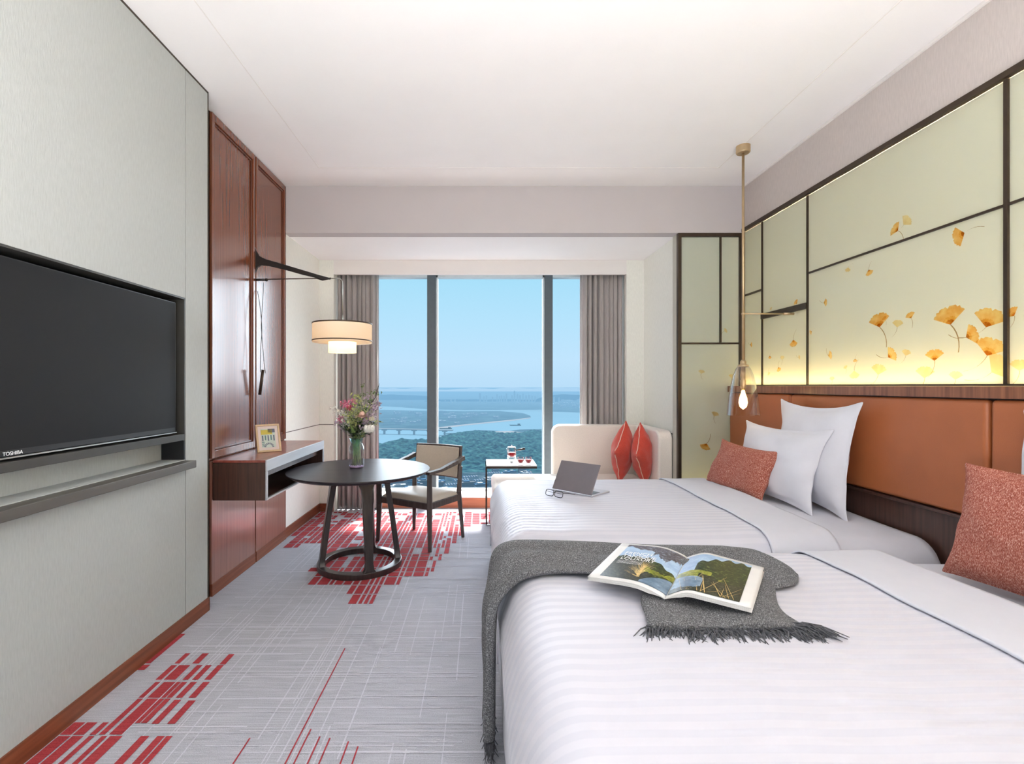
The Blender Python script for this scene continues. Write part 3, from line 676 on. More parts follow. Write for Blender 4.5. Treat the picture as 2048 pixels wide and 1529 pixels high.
# ------------------------------------------------------------------ beds
BT = .655
def bed_height(x, y, y0, y1):
    r = .13; d = 0
    return BT
def make_bed(y0, y1, label, seed):
    t = thing('bed', label, 'bed', (1.15, (y0+y1)/2, 0), 'twin beds')
    b = MB(); b.box(.16, 2.25, y0+.08, y1-.08, .02, .28); b.build('bed_base', M['bedbase'], t, bevel=.02)
    b = MB(); b.box(.13, 2.26, y0+.06, y1-.06, .285, .57); b.build('mattress', M['white_linen'], t, bevel=.05, seg=4)
    # fitted sheet showing at the pillow end
    def cover(xa, xb, foot, top, lo, off, grow, nm, mat, nx=60, ny=70, wr=1):
        """rounded draped cloth: u along the bed, v across"""
        r = .14
        ya, yb = y0-grow, y1+grow
        drop = top-lo
        def prof(s_, L):     # s_ in -drop..L+drop, returns coordinate and drop with rounded edge
            if s_ < 0: return 0, -s_
            if s_ > L: return L, s_-L
            return s_, 0
        Lx = xb-xa; Ly = yb-ya
        def smoothdrop(c, L, both=True):
            dd = 0
            e = min(c, L-c) if both else c
            if e < r: dd = r-math.sqrt(max(0, r*r-(r-e)**2))
            return dd
        def f(u, v):
            sx = -drop*foot+(Lx+drop*foot)*u if foot else Lx*u
            # concentrate samples near the rounded rims
            sy = -drop+(Ly+2*drop)*v
            cx, dx = prof(sx, Lx); cy, dy = prof(sy, Ly)
            ex = smoothdrop(cx, Lx, False) if foot else 0; ey = smoothdrop(cy, Ly)
            ddx = dx+ex*(dx == 0)+(r if dx > 0 else 0)*0; ddy = dy+ey*(dy == 0)
            zz = top-math.hypot(ddx, ddy) if (dx == 0 or dy == 0) else top-max(ddx, ddy)
            if dx > 0: zz = min(zz, top-r-dx*(1-r/drop))
            if dy > 0: zz = min(zz, top-r-dy*(1-r/drop))
            X = xa+cx; Y = ya+cy
            p = Vector((X*2.3, Y*2.3, seed))
            wv = noise.noise(p)*.010*wr+noise.noise(p*2.7)*.004*wr
            if dx == 0 and dy == 0: zz += wv+.012*math.sin(PI*min(1, cy/Ly))
            if dx > 0: X -= .012+.016*abs(noise.noise(Vector((Y*3.0, dx*1.2, seed+4))))+.012*math.sin(min(1, dx/.2)*PI)
            if dy > 0: Y += (1 if cy > Ly/2 else -1)*(.010*noise.noise(Vector((X*3, dy*1.5, seed+9))))
            return (X, Y, max(zz, lo)+off)
        b = MB(); b.grid(f, nx, ny); return b.build(nm, mat, t, smooth=True, solid=.006)
    cover(1.55, 2.262, 0, .612, .22, 0, -.01, 'fitted_sheet', M['white_linen'], 20, 110, wr=.4)
    cover(.10, 1.50, 1, BT, .10, 0, .012, 'duvet', M['duvet'], 90, 130)
    cover(1.42, 1.76, 0, BT+.012, .16, 0, .020, 'duvet_fold', M['white_linen'], 24, 130)
    return t
make_bed(2.37, 3.93, 'far white bed nearer the window, laptop lying on it', 3.0)
make_bed(.68, 2.25, 'near white bed in the foreground, magazine and grey throw on it', 8.0)

# ------------------------------------------------------------------ pillows and cushions
def pillow_mesh(w, h, th, flange=.0, seed=0, bow=.07, n=26, pw=.55):
    b = MB(); W2, H2 = w/2, h/2
    def side(sg):
        def f(u, v):
            x = 2*u-1; y = 2*v-1
            px_ = x*W2*(1-bow*(1-y*y)*abs(x)**3); py_ = y*H2*(1-bow*(1-x*x)*abs(y)**3)
            fx_ = flange/W2; fy_ = flange/H2
            ax = max(0, 1-(abs(x)/(1-fx_))**2.2) if abs(x) < 1-fx_ else 0
            ay = max(0, 1-(abs(y)/(1-fy_))**2.2) if abs(y) < 1-fy_ else 0
            z = th/2*(ax*ay)**pw
            nz_ = noise.noise(Vector((px_*6, py_*6, seed+sg)))*.012*min(1, z/(th*.2)+.1)
            e = .0025
            ce = 1+.05*(abs(x*y))**5; px_ *= ce; py_ *= ce
            wob = .010*noise.noise(Vector((x*3, y*3, seed+7)))
            return (px_, py_, sg*(z+e)+nz_+wob)
        return f
    b.grid(side(1), n, n); b.grid(side(-1), n, n)
    # stitch rims
    k = (n+1)*(n+1)
    idx = lambda i, j: i*(n+1)+j
    ring = [idx(i, 0) for i in range(n+1)]+[idx(n, j) for j in range(1, n+1)]+[idx(i, n) for i in range(n-1, -1, -1)]+[idx(0, j) for j in range(n-1, 0, -1)]
    for a in range(len(ring)):
        p, q_ = ring[a], ring[(a+1) % len(ring)]; b.f.append((p, q_, q_+k, p+k)); b.m.append(0)
    return b
def basis(c, xdir, ydir):
    x = Vector(xdir).normalized(); y = Vector(ydir); y = (y-x*y.dot(x)).normalized(); z = x.cross(y)
    m = Matrix((x, y, z)).transposed().to_4x4(); m.translation = Vector(c); return m
def pillow(name, label, cat, mat, w, h, th, c, xdir, ydir, flange=0, seed=0, bow=.07, group=None, seam=None, pw=.55):
    t = thing(name, label, cat, c, group)
    m = basis(c, xdir, ydir)
    b = pillow_mesh(w, h, th, flange, seed, bow, pw=pw)
    o = b.build('pillow_body' if 'pillow' in name else 'cushion_body', mat, t, local=True, smooth=True, sub=1); o.matrix_basis = Matrix(m.to_3x3().to_4x4())
    if seam:
        sb = MB(); pts = []
        for s in range(64):
            a = s/16; e = a % 1
            x, y = ((2*e-1, -1), (1, 2*e-1), (1-2*e, 1), (-1, 1-2*e))[int(a)]
            px_ = x*w/2*(1-bow*(1-y*y)*abs(x)**3); py_ = y*h/2*(1-bow*(1-x*x)*abs(y)**3)
            pts.append((px_, py_, .010*noise.noise(Vector((x*3, y*3, seed+7)))))
        pts.append(pts[0])
        sb.tube(pts, .0045, 6); o2 = sb.build('piping', seam, o, local=True, smooth=True)
    return t
tl = math.radians(14)
pillow('pillow', 'big square white pillow upright against the leather headboard of the far bed', 'pillow', M['pillow_linen'],
       .72, .68, .16, (2.14, 3.15, .960), (-.02, 1, 0), (.13, 0, 1), .035, 1, .12)
pillow('pillow', 'smaller white pillow in front of the big pillow on the far bed', 'pillow', M['pillow_linen'],
       .80, .52, .15, (2.00, 3.30, .88), (-.10, 1, 0), (.28, 0, 1), .02, 2, .12)
pillow('cushion', 'rust chenille oblong cushion leaning on the white pillows of the far bed', 'cushion', M['cushion_weave'],
       .60, .37, .17, (1.855, 3.47, .802), (-.16, 1, 0.035), (.42, 0, 1), 0, 3, .10)
pillow('pillow', 'white pillow at the right edge behind the rust cushion of the near bed', 'pillow', M['pillow_linen'],
       .72, .66, .18, (2.17, 1.62, .97), (0, 1, 0), (.17, 0, 1), .035, 5, .05)
pillow('cushion', 'rust chenille cushion with piped edge on the near bed at the right', 'cushion', M['cushion_weave'],
       .62, .44, .18, (1.96, 1.66, .865), (-.10, 1, 0), (.24, 0, 1), 0, 6, .06, seam=M['cushion_weave'])

# ------------------------------------------------------------------ sofa
t = thing('sofa', 'cream upholstered window daybed sofa with rounded L-shaped back behind the far bed', 'sofa', (.95, 4.95, 0))
b = MB(); b.box(.115, 1.78, 4.52, 5.35, .08, .30); b.build('sofa_base', M['sofa'], t, bevel=.03, seg=4)
b = MB(); b.box(.11, 1.66, 4.50, 5.24, .305, .455); b.build('seat_cushion', M['sofa'], t, bevel=.045, seg=5)
def slab_round(axis, a0, a1, t0, t1, z0, z1, r=.09, round_both=False):
    """vertical slab with rounded free top corner. axis 'x': runs along x (a0 = free end)"""
    pts = [(a0, z0)]
    s = 1 if a1 > a0 else -1
    for k in range(9):
        a = PI/2*k/8; pts.append((a0+s*r*(1-math.cos(a)), z1-r+r*math.sin(a)))
    pts += [(a1, z1), (a1, z0)]
    b = MB(); n = len(pts); vs = []
    for tt in (t0, t1):
        for p in pts: vs.append((p[0], tt, p[1]) if axis == 'x' else (tt, p[0], p[1]))
    b.add(vs, [tuple(range(n)), tuple(range(2*n-1, n-1, -1))]+[(i, (i+1) % n, n+(i+1) % n, n+i) for i in range(n)])
    return b
slab_round('x', .775, 1.80, 5.25, 5.385, .30, .975).build('backrest', M['sofa'], t, bevel=.02, seg=4)
slab_round('y', 4.55, 5.24, 1.665, 1.80, .30, .975).build('side_back', M['sofa'], t, bevel=.02, seg=4)
for x, y in ((.2, 4.6), (1.7, 4.6), (.2, 5.28), (1.7, 5.28)):
    b = MB(); b.tube([(x, y, 0), (x, y, .08)], [.015, .02], 10); b.build('leg', M['espresso'], t)
pillow('sofa_cushion', 'coral red square cushion standing on its corner, left of the two on the sofa', 'cushion', M['red_fabric'],
       .44, .44, .20, (1.42, 4.86, .735), (.42, .62, .62), (-.30, -.62, .72), 0, 11, .08, seam=M['petal_peach'], group=None)
pillow('sofa_cushion', 'coral red square cushion beside the sofa arm, right of the two on the sofa', 'cushion', M['red_fabric'],
       .44, .44, .20, (1.60, 4.80, .72), (.30, .66, .62), (-.40, -.60, .70), 0, 12, .08, seam=M['petal_peach'], group=None)

# ------------------------------------------------------------------ side table with tea set
t = thing('side_table', 'small C-shaped side table with white top standing at the sofa end', 'side table', (.08, 5.03, 0))
b = MB(); b.box(.055, .56, 4.85, 5.24, .592, .604); b.build('table_top', M['marble'], t, bevel=.002)
b = MB(); b.box(.055, .56, 4.85, 4.862, .570, .591); b.box(.055, .56, 5.228, 5.24, .570, .591); b.box(.055, .067, 4.862, 5.228, .570, .591); b.box(.548, .56, 4.862, 5.228, .570, .591)
b.build('top_frame', M['bronze'], t)
for y in (4.856, 5.234):
    b = MB(); b.box(.048, .062, y-.006, y+.006, .012, .591); b.build('leg', M['bronze'], t)
b = MB(); b.box(.048, .30, 4.85, 4.862, .0, .011); b.box(.048, .30, 5.228, 5.24, .0, .011); b.box(.048, .062, 4.862, 5.228, 0, .011); b.build('base_frame', M['chrome'], t)
t = thing('teapot', 'small glass side-handled teapot with red tea on a glass warmer', 'teapot', (.32, 5.02, .604))
cx, cy = .318, 5.03
b = MB(); b.lathe([(.048, .606), (.052, .612), (.046, .66), (.042, .662)], cx, cy, 28, cap=False); b.build('warmer', M['tea_glass'], t, smooth=True)
b = MB(); b.lathe([(.018, .606), (.018, .62)], cx, cy, 16); b.build('tealight', M['silver'], t)
b = MB(); b.lathe([(.02, .664), (.044, .666), (.048, .685), (.047, .74), (.046, .758)], cx, cy, 28, cap=False); pot = b.build('pot', M['tea_glass'], t, smooth=True)
b = MB(); b.lathe([(.02, .667), (.043, .669), (.0455, .685), (.0455, .708)], cx, cy, 28); b.build('tea', M['tea'], pot, smooth=True)
b = MB(); b.lathe([(.047, .759), (.04, .766), (.008, .768), (.006, .773), (.010, .778), (.004, .784)], cx, cy, 24); b.build('lid', M['tray'], pot, smooth=True)
b = MB(); b.tube([(cx+.046, cy-.01, .733), (cx+.075, cy-.016, .738), (cx+.135, cy-.03, .751)], [.006, .010, .013], 10); b.build('handle', M['espresso'], pot, smooth=True)
b = MB(); b.tube([(cx-.03, cy-.036, .71), (cx-.045, cy-.05, .735), (cx-.055, cy-.058, .752)], [.009, .006, .005], 8); b.build('spout', M['tea_glass'], pot, smooth=True)
for k, (cx, cy, lab) in enumerate(((.402, 4.93, 'tiny glass cup of red tea nearest the teapot'), (.482, 4.93, 'tiny glass cup of red tea nearest the table edge'))):
    t = thing('tea_cup', lab, 'cup', (cx, cy, .604), 'tea cups on the side table')
    b = MB(); b.lathe([(.014, .606), (.024, .612), (.034, .634), (.036, .655), (.031, .676)], cx, cy, 22, cap=False); b.build('cup_glass', M['tea_glass'], t, smooth=True)
    b = MB(); b.lathe([(.008, .613), (.021, .618), (.030, .636), (.032, .652)], cx, cy, 22); b.build('tea', M['tea'], t, smooth=True)

# ------------------------------------------------------------------ round table
TX, TY = -.945, 3.79
t = thing('round_table', 'round dark espresso dining table on four splayed legs with ring base', 'table', (TX, TY, 0))
b = MB(); b.lathe([(.515, .722), (.54, .738), (.543, .745), (.540, .750), (.02, .7505)], TX, TY, 96); o = b.build('table_top', M['espresso_top'], t, smooth=True)
for p in o.data.polygons: p.use_smooth = len(p.vertices) == 4 and abs(p.normal.z) < .95
def ring(r0, r1, z0, z1, n=72):
    b = MB(); vs = []; fs = []
    for k in range(n):
        a = 2*PI*k/n
        for r, z in ((r0, z0), (r1, z0), (r1, z1), (r0, z1)): vs.append((TX+r*math.cos(a), TY+r*math.sin(a), z))
    for k in range(n):
        k2 = (k+1) % n
        for i in range(4): fs.append((k*4+i, k*4+(i+1) % 4, k2*4+(i+1) % 4, k2*4+i))
    b.add(vs, fs); return b
ring(.262, .322, 0, .045).build('base_ring', M['espresso'], t, bevel=.006)
b = ring(.165, .225, .685, .720); b.build('top_ring', M['espresso'], t, bevel=.005)
for a in (15, 85, 207, 297):
    ar = math.radians(a); d = Vector((math.cos(ar), math.sin(ar), 0)); tg = Vector((-d.y, d.x, 0)); c = Vector((TX, TY, 0))
    prof = [(.0, .292, .13, .05), (.035, .290, .11, .05), (.06, .288, .070, .045), (.10, .284, .058, .042), (.35, .250, .066, .042), (.58, .215, .074, .042), (.63, .208, .086, .042), (.67, .200, .13, .046), (.70, .195, .20, .05), (.72, .195, .22, .05)]
    b = MB(); vs = []; fs = []
    for z, r, wt, wr_ in prof:
        for sx, sy in ((-1, -1), (1, -1), (1, 1), (-1, 1)):
            vs.append(c+d*(r+sy*wr_/2)+tg*(sx*wt/2)+Vector((0, 0, z)))
    for i in range(len(prof)-1):
        for k in range(4): fs.append((i*4+k, i*4+(k+1) % 4, (i+1)*4+(k+1) % 4, (i+1)*4+k))
    fs.append((0, 1, 2, 3)); fs.append(tuple(len(vs)-4+k for k in range(4)))
    b.add(vs, fs); b.build('leg', M['espresso'], t, bevel=.007)

# ------------------------------------------------------------------ armchair
A, Bq, Cq, Dq = Vector((-.429, 4.078, 0)), Vector((-.166, 4.48, 0)), Vector((-.653, 4.73, 0)), Vector((-.93, 4.37, 0))
t = thing('armchair', 'dark wood dining armchair with beige leather seat at the round table', 'chair', (-.54, 4.41, 0))
def lerp(a, b_, k): return a+(b_-a)*k
cen = (A+Bq+Cq+Dq)/4
def inn(p, k): q_ = lerp(p, cen, k); return q_
zs = .425
for p, back in ((A, 0), (Dq, 0), (Bq, 1), (Cq, 1)):
    b = MB()
    if not back: # front leg rises to the arm
        b.beam(p, Vector((inn(p, .04).x, inn(p, .04).y, .34)), .030, .030, .046, .046); b.beam((inn(p, .04).x, inn(p, .04).y, .34), (inn(p, .03).x, inn(p, .03).y, .655), .046, .046, .040, .040)
        b.build('leg', M['chair_wood'], t, bevel=.005)
    else:
        top = inn(p, -.02)
        b.beam(p, Vector((inn(p, .10).x, inn(p, .10).y, .42)), .028, .028, .044, .044); b.beam((inn(p, .10).x, inn(p, .10).y, .42), (inn(p, .06).x, inn(p, .06).y, .66), .044, .044, .034, .034)
        b.build('leg', M['chair_wood'], t, bevel=.005)
sa = [inn(p, .09) for p in (A, Bq, Cq, Dq)]
b = MB()
for i in range(4): p, q_ = sa[i], sa[(i+1) % 4]; b.beam((p.x, p.y, .375), (q_.x, q_.y, .375), .03, .055)
b.build('seat_frame', M['chair_wood'], t, bevel=.004)
def seatf(u, v):
    # superellipse dome over the seat quad
    x = 2*u-1; y = 2*v-1
    p = lerp(lerp(sa[3], sa[0], u), lerp(sa[2], sa[1], u), v)
    e = (1-abs(x)**5)*(1-abs(y)**5)
    return (p.x, p.y, .404+.052*max(0, e)**.4)
b = MB(); b.grid(seatf, 22, 22)
b.add([(p.x, p.y, .403) for p in sa], [(0, 1, 2, 3)]); b.build('seat', M['chair_leather'], t, smooth=True)
for f_, k_ in ((A, Bq), (Dq, Cq)):
    p, q_ = inn(f_, .02), inn(k_, .02); d = (q_-p).normalized()
    pts = [Vector((p.x, p.y, .662))-d*.03, Vector((p.x, p.y, .668))+d*.15, Vector((q_.x, q_.y, .705))-d*.10, Vector((q_.x, q_.y, .735))+d*.015]
    b = MB()
    for i in range(3): b.beam(pts[i], pts[i+1], .046, .026 if i < 2 else .034, .046, .026 if i < 1 else .04)
    b.build('armrest', M['chair_wood'], t, bevel=.005)
# curved backrest between B and C
bp, cp = inn(Bq, .10), inn(Cq, .06); out_d = ((bp+cp)/2-cen).normalized()
def backf(u, v, o=0, m=0):
    p = lerp(cp, bp, m+u*(1-2*m)); s_ = math.sin(PI*(m+u*(1-2*m)))*.05
    z = .54+m*.5+v*(.30-m)
    return Vector((p.x, p.y, z))+out_d*(s_*.8+.0+o+.03*v)
def shell(o0, o1, m):
    b = MB(); n = 16
    vs = []; fs = []
    for i in range(n+1):
        for (v, o_) in ((0, o0), (0, o1), (1, o1), (1, o0)): vs.append(backf(i/n, v, o_, m))
    for i in range(n):
        for k in range(4): fs.append((i*4+k, i*4+(k+1) % 4, (i+1)*4+(k+1) % 4, (i+1)*4+k))
    fs += [(0, 1, 2, 3), tuple(n*4+k for k in range(4))]
    b.add(vs, fs); return b
br_ = shell(0, .03, 0).build('backrest', M['chair_wood'], t, bevel=.004)
shell(-.022, -.001, .03).build('back_pad', M['chair_leather'], br_, bevel=.008, seg=3)

# ------------------------------------------------------------------ vase and flowers
VX, VY_ = fl(713, 936, .75)[0], fl(713, 936, .75)[1]
t = thing('glass_vase', 'clear glass vase shading from aqua to lilac on the round table', 'vase', (VX, VY_, .75))
def vase_glass():
    m, nt, out = new_mat('aqua_lilac_glass')
    tc = N(nt, 'ShaderNodeTexCoord'); sp = N(nt, 'ShaderNodeSeparateXYZ'); nt.links.new(tc.outputs['Object'], sp.inputs[0])
    mr = N(nt, 'ShaderNodeMapRange'); mr.inputs[1].default_value = 0; mr.inputs[2].default_value = .24; nt.links.new(sp.outputs['Z'], mr.inputs[0])
    cr = N(nt, 'ShaderNodeValToRGB'); e = cr.color_ramp.elements; e[0].color = (.86, .82, 1, 1); e[1].color = (.52, .86, .93, 1)
    k = e.new(.35); k.color = (.98, .97, 1, 1); nt.links.new(mr.outputs[0], cr.inputs[0])
    tr = N(nt, 'ShaderNodeBsdfTransparent'); nt.links.new(cr.outputs[0], tr.inputs[0])
    gl = N(nt, 'ShaderNodeBsdfGlossy'); gl.inputs['Roughness'].default_value = .03
    lw = N(nt, 'ShaderNodeLayerWeight'); lw.inputs[0].default_value = .3
    mx = N(nt, 'ShaderNodeMixShader'); nt.links.new(lw.outputs['Facing'], mx.inputs[0]); nt.links.new(tr.outputs[0], mx.inputs[1]); nt.links.new(gl.outputs[0], mx.inputs[2])
    nt.links.new(mx.outputs[0], out.inputs[0]); return m
M['vase'] = vase_glass()
z = .7515
prof = [(.045, 0), (.056, .006), (.059, .03), (.059, .13), (.056, .165), (.045, .19), (.044, .20), (.050, .222), (.056, .232)]
b = MB(); n = 32; vs = []
for r, h_ in prof:
    for k in range(n):
        a = 2*PI*k/n; r2 = r*(1+.025*math.cos(a*8)); vs.append((VX+r2*math.cos(a), VY_+r2*math.sin(a), z+h_))
fs = [(i*n+k, i*n+(k+1) % n, (i+1)*n+(k+1) % n, (i+1)*n+k) for i in range(len(prof)-1) for k in range(n)]+[tuple(range(n-1, -1, -1))]
b.add(vs, fs); b.build('vase_body', M['vase'], t, smooth=True)
b = MB(); b.lathe([(.04, z+.002), (.053, z+.004), (.055, z+.012), (.03, z+.016)], VX, VY_, 28); b.build('vase_base', M['petal_lilac'], t, smooth=True)
NECK = Vector((VX, VY_, z+.205)); rf = random.Random(21)
def at(px, py, dy=0):
    Y = VY_+dy; return Vector(((px-962)*Y/970, Y, CZ-(py-772)*Y/970))
def stem_pts(tip, k=8):
    base = Vector((VX+rf.uniform(-.042, .042), VY_+rf.uniform(-.042, .042), z+.018)); nk = NECK+Vector((rf.uniform(-.030, .030), rf.uniform(-.030, .030), 0))
    pts = []
    for i in range(k+1):
        u = i/k
        if u < .35: pts.append(lerp(base, nk, u/.35))
        else:
            w_ = (u-.35)/.65; mid = nk+(tip-nk)*.5+Vector((0, 0, .03)); pts.append(lerp(lerp(nk, mid, w_), lerp(mid, tip, w_), w_))
    return pts
def leaf(b, p, d, L, w_, mat=None, bend=.25):
    d = Vector(d).normalized(); s_ = d.cross(Vector((0, 0, 1)));  s_ = s_.normalized() if s_.length > .01 else Vector((1, 0, 0)); up = s_.cross(d)
    vs = []; n = 6
    for i in range(n+1):
        u = i/n; c = Vector(p)+d*L*u-up*0+Vector((0, 0, -bend*L*u*u)); ww = w_*math.sin(PI*min(.98, u*.9+.08))
        vs += [c-s_*ww, c+up*ww*.15, c+s_*ww]
    fs = []
    for i in range(n): fs += [(3*i, 3*i+1, 3*i+4, 3*i+3), (3*i+1, 3*i+2, 3*i+5, 3*i+4)]
    b.add(vs, fs, mat)
def flower(kind, name, label, cat, px, py, dy, mats, group=None, sp=1.):
    tip = at(px, py, dy); t = thing(name, label, cat, (VX, VY_, z+.018), group)
    pts = stem_pts(tip); b = MB(); b.tube(pts, .0017, 6); b.build('stem', M['stem'] if kind != 'twig' else M['twig'], t, smooth=True)
    b = MB(); dirv = (pts[-1]-pts[-3]).normalized()
    if kind == 'rose':
        for lay in range(4):
            rr_ = .012+.008*lay
            for k in range(6+lay):
                a = 2*PI*k/(6+lay)+lay; ps = []
                cc = tip+Vector((0, 0, .008-.003*lay))
                def pf(u, v, a=a, rr_=rr_, cc=cc):
                    ang = a+(u-.5)*1.3; el = -.7+v*1.5; r = rr_*sp*(.75+.25*math.cos((u-.5)*2))*(1+.16*math.sin(a*5+u*9+lay)*v)
                    return cc+Vector((r*math.cos(ang)*math.cos(el), r*math.sin(ang)*math.cos(el), r*math.sin(el)))
                b.grid(pf, 6, 5)
        b.ball(tip, .014*sp, 8, 6)
        b.build('blossom', mats, t, smooth=False)
    elif kind == 'protea':
        for k in range(26):
            a = k*2.4; r = .006+.018*(k/26); d = Vector((math.cos(a)*.6, math.sin(a)*.6-.2, 1.0-.9*k/26)); leaf(b, tip+Vector((r*math.cos(a), r*math.sin(a), -.02)), d, .05, .010, bend=.3)
        b.ball(tip, .024, 10, 8, sz=1.2); b.build('blossom', mats, t, smooth=True)
    elif kind == 'spray':
        for i in range(3, len(pts)):
            for k in range(13 if i > 4 else 6):
                if pts[i].z < NECK.z+.10: continue
                p = pts[i]+Vector((rf.gauss(0, .019), rf.gauss(0, .019), rf.gauss(0, .013)))*sp
                for m_ in range(4): leaf(b, p, (rf.gauss(0, 1), rf.gauss(0, 1), rf.gauss(.3, .7)), .013*sp+.003, .0056*sp+.001)
        b.build('blossoms', mats, t, smooth=True)
    elif kind == 'curl':
        for k in range(60):
            p = tip+Vector((rf.gauss(0, .017), rf.gauss(0, .017), rf.gauss(0, .017)))*sp
            leaf(b, p, (rf.gauss(0, 1), rf.gauss(0, 1), rf.gauss(.5, .8)), .022*sp, .0055*sp, bend=.9)
        b.build('petals', mats, t, smooth=True)
    elif kind == 'foliage':
        for i in range(4, len(pts)):
            for k in range(8):
                a = rf.uniform(0, 6.28); leaf(b, pts[i]+Vector((0, 0, rf.uniform(-.02, .02))), (math.cos(a), math.sin(a), rf.uniform(.1, 1)), .055*sp, .013*sp)
        b.build('leaves', mats, t, smooth=True)
    elif kind == 'blade':
        leaf(b, NECK, tip-NECK, (tip-NECK).length, .022*sp, bend=.02); b.build('leaves', mats, t, smooth=True)
    elif kind == 'twig':
        b.tube([pts[-3], lerp(pts[-3], tip, .5)+Vector((.012, 0, 0)), tip+Vector((.008, 0, .02))], [.002, .0035, .001], 6)
        b.tube([lerp(pts[-3], tip, .6), lerp(pts[-3], tip, .7)+Vector((-.02, 0, .012))], [.002, .001], 6); b.build('tip', mats, t, smooth=True)
    return t
flower('rose', 'carnation', 'fully open white carnation low at the right of the bouquet', 'flower', 738, 858, -.05, M['petal_white'], sp=1.15)
flower('rose', 'rose', 'cream bud behind the white carnation in the bouquet', 'flower', 743, 838, -.01, M['petal_cream'], sp=.62)
flower('protea', 'protea', 'large pale peach bloom in the middle of the bouquet', 'flower', 724, 830, -.05, M['petal_peach'])
flower('curl', 'nerine', 'pink curled blossom at the upper left of the bouquet', 'flower', 690, 808, -.02, M['petal_pink'])
flower('curl', 'nerine', 'pink curled blossom nearest the top centre of the bouquet', 'flower', 708, 803, 0, M['petal_pink'], sp=.8)
flower('curl', 'nerine', 'deep magenta blossom between the two pink ones', 'flower', 699, 813, -.03, M['petal_magenta'], sp=.7)
flower('curl', 'nerine', 'dusty pink blossom low at the left of the bouquet', 'flower', 681, 838, -.03, M['petal_pink'], sp=.75)
flower('spray', 'white_spray', 'white blossom spray reaching out at the far left of the bouquet', 'flower', 670, 816, -.02, M['petal_white'], sp=1.1)
flower('spray', 'white_spray', 'white blossom spray hanging low at the left of the bouquet', 'flower', 672, 846, .0, M['petal_lilac'], sp=.8)
flower('spray', 'lilac_spray', 'tall lilac blossom spray at the right of the bouquet', 'flower', 752, 806, 0, M['petal_lilac'], sp=1.2)
flower('spray', 'lilac_spray', 'faded mauve blossom spray at the upper right of centre', 'flower', 734, 797, .03, M['petal_lilac'], sp=.8)
flower('spray', 'lime_spray', 'lime green bud spray at the top centre of the bouquet', 'flower', 718, 795, -.01, M['leaf_lime'], sp=1.2)
flower('spray', 'lime_spray', 'lime green bud spray inside the bouquet above the vase neck', 'flower', 706, 820, -.04, M['leaf_lime'], sp=1.1)
flower('spray', 'dry_spray', 'thin olive spray standing tallest above the bouquet centre', 'flower', 726, 772, .03, M['leaf'], sp=.6)
flower('spray', 'dry_spray', 'olive brown spray behind the lilac blossom', 'flower', 745, 785, .04, M['leaf'], sp=.9)
flower('foliage', 'foliage_stem', 'pale leafy stem at the far right of the bouquet', 'foliage', 760, 842, 0, M['leaf_lime'], sp=.7)
flower('foliage', 'foliage_stem', 'dark leafy stem at the lower left of the bouquet', 'foliage', 692, 860, -.02, M['leaf_dark'], sp=.9)
flower('foliage', 'foliage_stem', 'dark leafy stem filling the bouquet centre', 'foliage', 718, 850, .0, M['leaf_dark'], sp=1.1)
flower('foliage', 'foliage_stem', 'green leafy stem behind the white carnation', 'foliage', 742, 862, .03, M['leaf_dark'], sp=.9)
for px, py, lab, sp_ in ((683, 850, 'dark leafy stem under the white spray at the far left', .9), (705, 838, 'dark leafy stem behind the broad pale leaf', 1.1), (730, 845, 'dark leafy stem just under the peach bloom', 1.1), (750, 845, 'leafy stem beside the cream bud', .8)):
    flower('foliage', 'foliage_stem', lab, 'foliage', px, py, .01, M['leaf_dark'], sp=sp_)
for px, py, lab, mt_, sp_ in ((733, 815, 'pale lime bud spray above the peach bloom', 'leaf_lime', 1.2), (744, 815, 'mauve spray leaning on the tall lilac spray', 'petal_lilac', 1.2), (680, 825, 'white spray tangled under the upper pink blossom', 'petal_white', 1.0), (697, 822, 'pale green bud spray below the magenta blossom', 'leaf_lime', 1.1)):
    flower('spray', 'filler_spray', lab, 'flower', px, py, -.01, M[mt_], sp=sp_)
flower('blade', 'foliage_stem', 'broad pale green leaf at the front left of the bouquet', 'foliage', 700, 845, -.07, M['leaf'], sp=.8)
flower('twig', 'bare_twig', 'dark bare twig rising above the right of the bouquet', 'twig', 757, 772, .02, M['twig'])

# ------------------------------------------------------------------ wall lamp
LY = 3.84
def lz(py): return CZ-(py-772)*LY/970
def lx(px): return (px-962)*LY/970
t = thing('wall_lamp', 'dark bronze swing arm wall lamp with white drum shade over the round table', 'lamp', (-1.79, LY, 2.25))
b = MB(); b.box(-1.829, -1.812, LY-.012, LY+.012, lz(625), lz(478)); b.build('wall_bar', M['brass'], t)
def arm_shape():
    # flat teardrop mount flowing into the arm, profile in the x-z plane
    up = [(505.5, 478), (509, 490), (513, 502), (520, 513), (532, 519), (560, 527), (600, 539), (640, 551), (662, 557)]
    dn = [(505.5, 560), (507, 556), (511, 545), (516, 535), (523, 531), (540, 533), (570, 540), (605, 550), (640, 558), (660, 559.5)]
    pts = [(lx(p[0])-.0, lz(p[1])) for p in up]+[(lx(p[0]), lz(p[1])) for p in reversed(dn)]
    b = MB(); n = len(pts)
    vs = [(p[0], LY-.009, p[1]) for p in pts]+[(p[0], LY+.009, p[1]) for p in pts]
    b.add(vs, [tuple(range(n)), tuple(range(2*n-1, n-1, -1))]+[(i, (i+1) % n, n+(i+1) % n, n+i) for i in range(n)]); return b
arm_shape().build('arm', M['blackmetal'], t, bevel=.003)
b = MB(); b.tube([(-1.812, LY, lz(560)), (lx(535), LY, lz(560))], .010, 12); b.ball((lx(533), LY, lz(560)), .013, 10, 8); b.build('pivot', M['blackmetal'], t, smooth=True)
